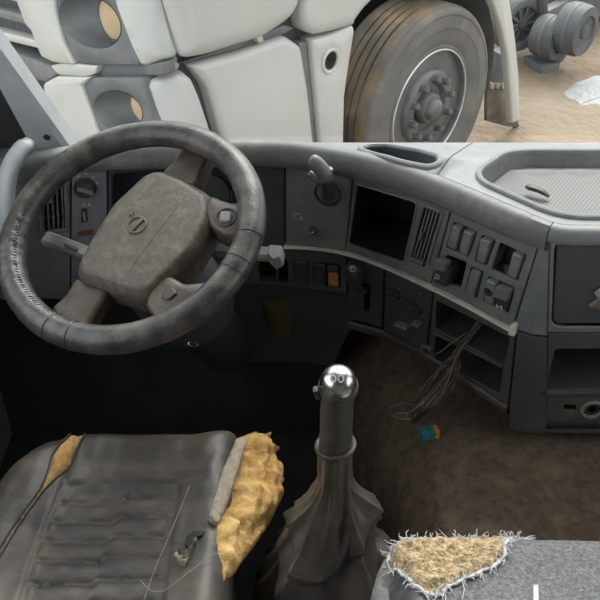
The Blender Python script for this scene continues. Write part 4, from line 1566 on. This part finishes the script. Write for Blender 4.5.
class Bend:
    """vertical skin that runs along the front, round the corner and along the side"""
    def __init__(self):
        r = .24
        P = [K0 + FD * t for t in (2.2, 1.6, 1.1, .8, .6, .45, .32)]
        for i in range(13):
            t = i / 12
            P.append((K0 + FD * r) * (1 - t) ** 2 + K0 * (2 * t * (1 - t)) + (K0 + SD * r) * t * t)
        P += [K0 + SD * t for t in (.32, .45, .6, .9, 1.3, 1.8)]
        self.p = [Vector((q.x, q.y)) for q in P]
        self.l = [0.0]
        for a, b in zip(self.p, self.p[1:]):
            self.l.append(self.l[-1] + (b - a).length)

    def map(self, s, z, o=0.0):
        i = 0
        while i < len(self.l) - 2 and self.l[i + 1] < s:
            i += 1
        a, b = self.p[i], self.p[i + 1]
        t = (s - self.l[i]) / (self.l[i + 1] - self.l[i])
        nn_ = []
        for k in (i, i + 1):
            d = (self.p[min(k + 1, len(self.p) - 1)] - self.p[max(k - 1, 0)]).normalized()
            nn_.append(Vector((d.y, -d.x)))
        n = nn_[0].lerp(nn_[1], max(0, min(1, t))).normalized()
        q = a.lerp(b, t) + n * o
        return Vector((q.x, q.y, z))

    def px(self, x, y):
        d = ray(x, y)
        for i in range(len(self.p) - 1):
            a, b = self.p[i], self.p[i + 1]
            ca, cb = d.x * a.y - d.y * a.x, d.x * b.y - d.y * b.x
            if ca * cb <= 0 and ca != cb:
                t = ca / (ca - cb)
                q = a.lerp(b, t)
                return (self.l[i] + t * (self.l[i + 1] - self.l[i]), CAM.z + d.z * q.y / d.y)
        raise ValueError((x, y))

    def pxs(self, pts):
        return [self.px(*p) for p in pts]


BEND = Bend()


def bent_panel(name, pxs, material, h, t, bev, rnd, parent=None, step=.04):
    return mk(name, *plate_vf(round_poly(BEND.pxs(pxs), rnd, 4), [], BEND.map, h, h - t, step, bev), material, parent or truck, angle=50)


truck = thing('white_truck', 'dusty white truck cab parked close outside the windscreen', 'truck', (wc.x, wc.y, GZ))


def panel(name, pl_, pxs, material, h=0.0, t=.03, bev=.012, rnd=.02, parent=truck, n=4):
    return mk(name, *slab_vf(pl_.pxs(pxs), [(0, h - t), (0, h - bev), (bev * .35, h - bev * .3), (bev, h)], pl_.map, rnd, n), material, parent, angle=50)


# dark core behind the panels
g = Geo()
g.add(*slab_vf(SPL.pxs([(150, -120), (300, -120), (335, -60), (318, 20), (338, 60), (338, 240), (215, 240), (180, 60)]), [(0, -.5), (0, -.06)], SPL.map))
g.add(*slab_vf(FPL.pxs([(-160, -160), (110, -120), (128, 60), (140, 260), (-160, 260)]), [(0, -.4), (0, -.14)], FPL.map))
g.mk('body_core', M['truck_dark'], truck, smooth=False)
bent_panel('corner_core', [(100, -110), (170, -110), (200, 60), (245, 240), (150, 240), (120, 60)], M['truck_dark'], -.09, .05, .002, .01)
# side: upper panel with a deep curved underside
poly = SPL.pxs([(112, -190), (140, -110), (166, 0), (182, 59), (205, 55), (262, 37), (288, 20), (297, 5), (303, -40), (310, -110), (318, -190)])
mk('side_panel', *slab_vf(poly, [(.03, -.06), (.01, -.045), (0, -.02), (0.004, .0), (.03, .028), (.07, .034)], SPL.map, .03, 5), M['paint'], truck, angle=60)
poly = SPL.pxs([(193, 66), (240, 53), (287, 37), (302, 47), (309, 90), (315, 146), (322, 240), (247, 240), (224, 143), (209, 88)])
lpn = mk('side_panel', *slab_vf(poly, [(0, -.07), (0, -.02), (.004, -.008), (.02, .003), (.03, .005)], SPL.map, .02, 4), M['paint'], truck, angle=60)
panel('step_tread', SPL, [(184, 66), (246, 44), (290, 27), (300, 30), (290, 36), (245, 52), (196, 64)], M['truck_grey'], h=-.03, t=.05, bev=.004, rnd=.008)
panel('step_bracket', SPL, [(256, 33), (262, 32), (264, 42), (259, 43)], M['paint'], h=.0, t=.04, bev=.003, rnd=.004)
# front wing of the wheel arch with marker lamp hole
ph = SPL.pxs([(310, 40), (330, 34), (351, 25), (353, 29), (348, 60), (343, 95), (342, 146), (346, 240), (327, 240), (320, 146), (314, 85)])
hole = ellipse(*SPL.px(328.5, 60), .042, .042, 24)
wing = mk('wing_panel', *plate_vf(round_poly(ph, .015, 3), [hole], SPL.map, .012, -.06, .06, .008), M['paint'], truck, angle=60)
mk('marker_recess', *tray_vf(hole, SPL.map, .006, -.05), M['mudflap'], wing)
mk('marker_ring', *tube_vf([SPL.map(a, b, .012) for a, b in ellipse(*SPL.px(328.5, 60), .048, .048, 28)], .009, 8, closed=True), M['paint'], wing)
poly = SPL.pxs([(312, -190), (470, -190), (430, -110), (402, -40), (378, -8), (362, 8), (353, 20), (352, 25), (331, 31), (313, 35), (303, 30), (299, 14), (304, -20)])
mk('wing_panel', *slab_vf(poly, [(0, -.06), (0, -.01), (.008, .012), (.03, .024), (.06, .026)], SPL.map, .02, 4), M['paint'], truck, angle=60)
panel('wing_seam', SPL, [(301, 44), (309, 42), (314, 90), (319, 146), (327, 240), (318, 240), (311, 146), (306, 90)], M['truck_grey'], h=-.012, t=.05, bev=.006, rnd=.01)
# rear part of the wing
poly = SPL.pxs([(405, -170), (430, -170), (462, -110), (497, -30), (508, 2), (513, 35), (517, 75), (518, 120), (510, 123), (508, 90), (505, 55), (499, 26), (490, 0), (474, -30)])
mk('rear_wing', *slab_vf(poly, [(0, -.025), (0, 0), (.004, .012), (.012, .016)], SPL.map, .01, 3), M['paint'], truck, angle=60)
# wheel arch liner
v, fc = [], []
NA = 40
for i in range(NA + 1):
    a = math.radians(-14 + 112 * i / NA)
    rib = .006 * math.sin(i * 1.6)
    for h, dr in ((-.04, 0), (-.12, rib), (-.22, -rib), (-.34, rib), (-.45, 0), (-.46, -.03)):
        r = .60 + dr
        v.append(SPL.map(math.cos(a) * r, math.sin(a) * r + .02, h))
for i in range(NA):
    for k in range(5):
        fc.append((i * 6 + k, i * 6 + k + 1, (i + 1) * 6 + k + 1, (i + 1) * 6 + k))
mk('arch_liner', v, fc, M['arch'], truck)
panel('arch_back', SPL, [(330, -110), (470, -110), (500, -20), (508, 60), (507, 95), (490, 120), (420, 200), (345, 200), (335, 60)], M['truck_dark'], h=-.46, t=.03, bev=.004)
MP = SPL.shift(-.10)
mf = panel('mud_flap', MP, [(488, 82), (511, 88), (515, 108), (520, 128), (505, 126), (487, 121), (487, 100)], M['mudflap'], t=.02, bev=.004, rnd=.01)
for x in (491, 496.5, 502):
    panel('flap_clip', MP, [(x - 1.6, 82), (x + 1.6, 83), (x + 1.6, 89), (x - 1.6, 88)], M['felt'], h=.012, t=.012, bev=.002, rnd=.003, parent=mf)
# front corner (chamfer) panels
bent_panel('corner_panel', [(88, -190), (124, -190), (146, -110), (164, 0), (178, 55), (160, 61), (142, 66), (131, 40), (117, 0)], M['paint'], .02, .09, .014, .03)
bent_panel('bumper_corner', [(143, 85), (151, 79), (180, 73), (189, 77), (198, 98), (209, 132), (215, 150), (243, 240), (180, 240), (152, 122)], M['paint'], .02, .10, .014, .03)
bent_panel('corner_bridge', [(154, 67), (178, 58), (183, 69), (178, 75), (154, 79)], M['paint'], -.03, .05, .006, .01)
# front: headlamp and fog lamp surrounds with bowl-shaped recesses
def lamp_unit(name, pxs, bowl_px, lens_c, lens_r, lens_rot, parent=truck, h=.0):
    outer = round_poly(FPL.pxs(pxs), .03, 4)
    bowl = bowl_px
    o = mk(name, *plate_vf(outer, [bowl], FPL.map, h, h - .08, .05, .006), M['truck_grey'], parent, angle=50)
    v, fc = [], []
    m = len(bowl)
    cx = sum(p[0] for p in bowl) / m
    cy = sum(p[1] for p in bowl) / m
    steps = [(1, 0), (.96, -.03), (.88, -.07), (.78, -.10), (.66, -.12)]
    for k_, d in steps:
        v += [FPL.map(cx + lens_c[0] * (1 - k_) + (a - cx) * k_, cy + lens_c[1] * (1 - k_) + (b - cy) * k_, h + d) for a, b in bowl]
    for i in range(len(steps) - 1):
        for k in range(m):
            l = (k + 1) % m
            fc.append((i * m + k, i * m + l, (i + 1) * m + l, (i + 1) * m + k))
    fc.append(tuple((len(steps) - 1) * m + k for k in range(m)))
    mk('lamp_bowl', v, fc, M['truck_grey'], o)
    lc = FPL.map(*FPL.px(*lens_r[0]), h - .02)
    return o


def px_ellipse(pl_, cx, cy, rx, ry, rot, n=30):
    return [pl_.px(x, y) for x, y in ellipse(cx, cy, rx, ry, n, rot)]


b1_ = px_ellipse(FPL, 90, 21, 33, 24, .55)
u1 = lamp_unit('headlamp_surround', [(50, -70), (57, 12), (66, 45), (76, 63), (98, 65), (140, 66), (132, 44), (118, 8), (96, -70)], b1_, (.3, 0), [(103, 22)], 0)
l1_ = px_ellipse(FPL, 102, 22, 10, 23, -.32)
mk('lamp_lens', *slab_vf(l1_, [(0, -.12), (0, -.05), (.008, -.035), (.03, -.028)], FPL.map), M['lamp_tan'], u1)
mk('lens_edge', *tube_vf([FPL.map(a, b, -.05) for a, b in inset_poly(l1_, -.004)], .012, 8, closed=True), M['truck_dark'], u1)
b2_ = px_ellipse(FPL, 118, 111, 25, 19, .35)
u2 = lamp_unit('fog_lamp_surround', [(83, 84), (90, 78), (143, 78), (150, 110), (160, 150), (108, 150), (97, 125)], b2_, (.25, 0), [(132, 112)], 0)
l2_ = px_ellipse(FPL, 134, 112, 9, 18, -.5)
mk('lamp_lens', *slab_vf(l2_, [(0, -.12), (0, -.05), (.006, -.035), (.02, -.028)], FPL.map), M['lamp_tan'], u2)
mk('lens_edge', *tube_vf([FPL.map(a, b, -.05) for a, b in inset_poly(l2_, -.003)], .010, 8, closed=True), M['truck_dark'], u2)
panel('lamp_trough', FPL, [(52, 58), (75, 63), (98, 66), (154, 66), (156, 78), (96, 79), (60, 76)], M['truck_grey'], h=-.03, t=.06, bev=.006, rnd=.01)
# front panels with stepped edges beside the grille
panel('grille_cheek', FPL, [(-4, -90), (48, -90), (57, 12), (65, 42), (76, 64), (55, 62), (43, 56), (38, 44), (33, 30), (27, 24), (22, 10), (18, 0)], M['paint'], h=.012, t=.09, bev=.01, rnd=.012)
panel('bumper_cheek', FPL, [(45, 83), (58, 76), (92, 77), (83, 86), (90, 105), (99, 130), (112, 160), (75, 160), (64, 133), (56, 120), (53, 106), (46, 96)], M['paint'], h=.012, t=.09, bev=.012, rnd=.014)
panel('cheek_shelf', FPL, [(50, 66), (62, 63), (97, 66), (95, 74), (86, 77), (58, 75)], M['paint'], h=.0, t=.07, bev=.006, rnd=.01)
panel('bumper_bar', FPL, [(-40, 36), (14, 54), (60, 72), (44, 84), (14, 76), (-40, 58)], M['truck_grey'], h=-.01, t=.08, bev=.014, rnd=.02)
# grille slats between dark slots
gri = panel('grille', FPL, [(-60, -110), (0, -90), (24, 12), (36, 44), (42, 58), (-10, 38), (-60, 20)], M['truck_dark'], h=-.06, t=.03, bev=.004, rnd=.01)
for k, (ya, yb, w) in enumerate([(-62, -52, 9), (-36, -22, 9), (-12, 5, 8), (8, 26, 9), (30, 48, 8)]):
    sx = 20 + k * 5
    panel('grille_slat', FPL, [(-60, ya - 16 + k), (sx, yb - w + 3), (sx + 3, yb + 3), (-60, ya - 16 + w + k)], M['paint'] if k in (2, 4) else M['truck_grey'], h=-.01, t=.05, bev=.006, rnd=.008, parent=gri)
for k in range(14):
    x = -2 + k * 2.4
    panel('grille_bar', FPL, [(x, 16 + x * .25), (x + .9, 16.2 + x * .25), (x + 1.4, 30 + x * .2), (x + .5, 30 + x * .2)], M['truck_grey'], h=-.05, t=.012, bev=.002, rnd=.001, parent=gri)
panel('lower_intake', FPL, [(14, 90), (44, 97), (52, 108), (55, 122), (62, 134), (30, 120)], M['truck_dark'], h=-.05, t=.03, bev=.004, rnd=.01)

# wheel
wn = SPL.n
tyre_prof = [(.285, -.26), (.30, -.28), (.40, -.30), (.46, -.295), (.485, -.275), (.497, -.25)]
for k in range(5):
    h0 = -.235 + k * .042
    tyre_prof += [(.5, h0), (.5, h0 + .030), (.488, h0 + .032), (.488, h0 + .040)]
tyre_prof += [(.5, -.028), (.496, -.012), (.484, .004), (.468, .012), (.462, .0125), (.455, .009), (.42, .014), (.40, .0145), (.396, .012), (.36, .010), (.33, .004), (.315, -.004), (.308, .002), (.30, .002), (.295, -.01), (.285, -.03)]
wheel = mk('front_wheel', *lathe_vf(wc, wn, [(.293, -.03), (.298, -.004), (.293, .001), (.287, -.006), (.283, -.03), (.276, -.09), (.262, -.135), (.240, -.145), (.224, -.125), (.206, -.075), (.195, -.03), (.186, -.010), (.172, -.002), (.130, -.002), (.121, -.02), (.113, -.05), (.095, -.052), (.09, -.03), (0, -.03)], 72, SD), M['rim'], truck, angle=40)
mk('tyre', *lathe_vf(wc, wn, tyre_prof, 96, SD, False), M['tyre'], wheel, angle=30)
mk('rim_edge', *tube_vf([wc + (SD * math.cos(t) + ZV * math.sin(t)) * .2925 + wn * .001 for t in [2 * PI * i / 72 for i in range(72)]], .0045, 8, closed=True), M['rim_edge'], wheel)
mk('tread_band', *lathe_vf(wc, wn, [(.496, -.252), (.5018, -.238), (.5018, -.204), (.4885, -.2), (.4885, -.196), (.5018, -.192), (.5018, -.163), (.4885, -.16), (.4885, -.154), (.5018, -.15), (.5018, -.121), (.4885, -.118), (.4885, -.112), (.5018, -.108), (.5018, -.079), (.4885, -.076), (.4885, -.07), (.5018, -.066), (.5018, -.03), (.4975, -.010)], 96, SD, False), M['tread'], wheel, angle=30)
hubc = mk('hub_cap', *lathe_vf(wc, wn, [(.082, -.04), (.082, .0), (.074, .012), (.058, .016), (.055, .032), (.046, .044), (.03, .051), (0, .053)], 40, SD), M['rim'], wheel)
for i in range(10):
    a = 2 * PI * (i + .35) / 10
    c = wc + (SD * math.cos(a) + ZV * math.sin(a)) * .152
    mk('wheel_nut', *lathe_vf(c, wn, [(.023, -.006), (.023, .003), (.0185, .005), (.0185, .026), (.013, .036), (0, .038)], 6, SD), M['rim'], wheel)
for i in range(10):
    a = 2 * PI * (i + .1) / 10
    e1 = SD * math.cos(a) + ZV * math.sin(a)
    c = wc + e1 * .222 + wn * -.108
    ax2 = (wn * .45 + e1 * .89).normalized()
    mk('hand_hole', *lathe_vf(c, ax2, [(.026, -.01), (.026, .004), (.022, .005), (0, -.004)], 18), M['recess'], wheel)

# ---- chassis of the vehicle beyond
cz = lambda x, y, z: on_z(x, y, z)
ch = thing('truck_chassis', 'bare grey chassis with small spoked wheel beyond the white truck', 'chassis', (on_z(540, 55, GZ).x, on_z(540, 55, GZ).y, GZ))
cw = on_z(523, 25, GZ + .27)
SD2 = Vector((.90, .436, 0))
W2 = Plane(cw, SD2, ZV)
rw = 27 * (cw - CAM).dot(FW) / FPX / .93
whl = mk('chassis_wheel', *lathe_vf(cw, W2.n, [(rw * .45, -.16), (rw * .95, -.15), (rw, -.10), (rw, -.03), (rw * .93, .0), (rw * .66, .008), (rw * .62, -.005), (rw * .58, -.03), (rw * .2, -.03), (rw * .17, .01), (0, .014)], 40, SD2), M['chassis'], ch)
mk('rim_band', *lathe_vf(cw, W2.n, [(rw * .92, .0), (rw * .88, .008), (rw * .68, .012), (rw * .62, .006)], 40, SD2, False), M['truck_grey'], whl)
for i in range(10):
    a = 2 * PI * i / 10
    e1 = SD2 * math.cos(a) + ZV * math.sin(a)
    mk('wheel_spoke', *obox_vf(cw + e1 * rw * .4 + W2.n * -.015, (e1, W2.n.cross(e1), W2.n), (rw * .48, .022, .012), .003), M['truck_grey'], whl)
for x, y, r, L, h in ((560, 40, 20, .5, .22), (586, 32, 24, .5, .30)):
    c = on_z(x, y, GZ + h)
    r3 = r * (c - CAM).dot(FW) / FPX / .93
    tk = mk('chassis_tyre', *lathe_vf(c, SPL.n, [(r3 * .1, -.17), (r3 * .9, -.165), (r3, -.13), (r3, -.03), (r3 * .94, .0), (r3 * .62, .006), (r3 * .57, -.012), (r3 * .3, -.016), (r3 * .25, .0), (0, .004)], 36, SD), M['chassis'], ch)
    mk('tyre_groove', *lathe_vf(c, SPL.n, [(r3, -.09), (r3 + .004, -.088), (r3 + .004, -.07), (r3, -.068)], 36, SD, False), M['truck_grey'], tk)
zd = on_z(540, 64, GZ + .02)
yy = zd.y
arm = [on_y(x, y, yy) for x, y in [(541, 22), (552, 32), (560, 44), (561, 55), (552, 62), (541, 66)]]
mk('step_arm', *tube_vf(smooth_path(arm, 5), .035, 10), M['truck_grey'], ch)
mk('step_box', *obox_vf(on_y(541, 65, yy), (SD2, W2.n, ZV), (.16, .2, .09), .012), M['chassis'], ch)
ra, rb_ = on_y(543, 14, yy + .25), on_y(600, -16, yy + 1.4)
mk('chassis_rail', *obox_vf((ra + rb_) / 2, ((rb_ - ra).normalized(), (rb_ - ra).normalized().cross(ZV).normalized(), ZV), ((rb_ - ra).length, .08, .06), .008), M['truck_grey'], ch)
mk('side_box', *obox_vf(on_y(566, -14, yy + .9), (SD2, W2.n, ZV), (1.5, .4, .42), .02), M['chassis'], ch)
mk('upright', *tube_vf([on_y(541, -14, yy + .1), on_y(543, 12, yy + .1), on_y(544, 36, yy + .1)], .035, 8), M['chassis'], ch)
mk('jack_foot', *obox_vf(on_z(499, 66, GZ + .1), (SD2, W2.n, ZV), (.1, .1, .22), .01), M['chassis'], ch)
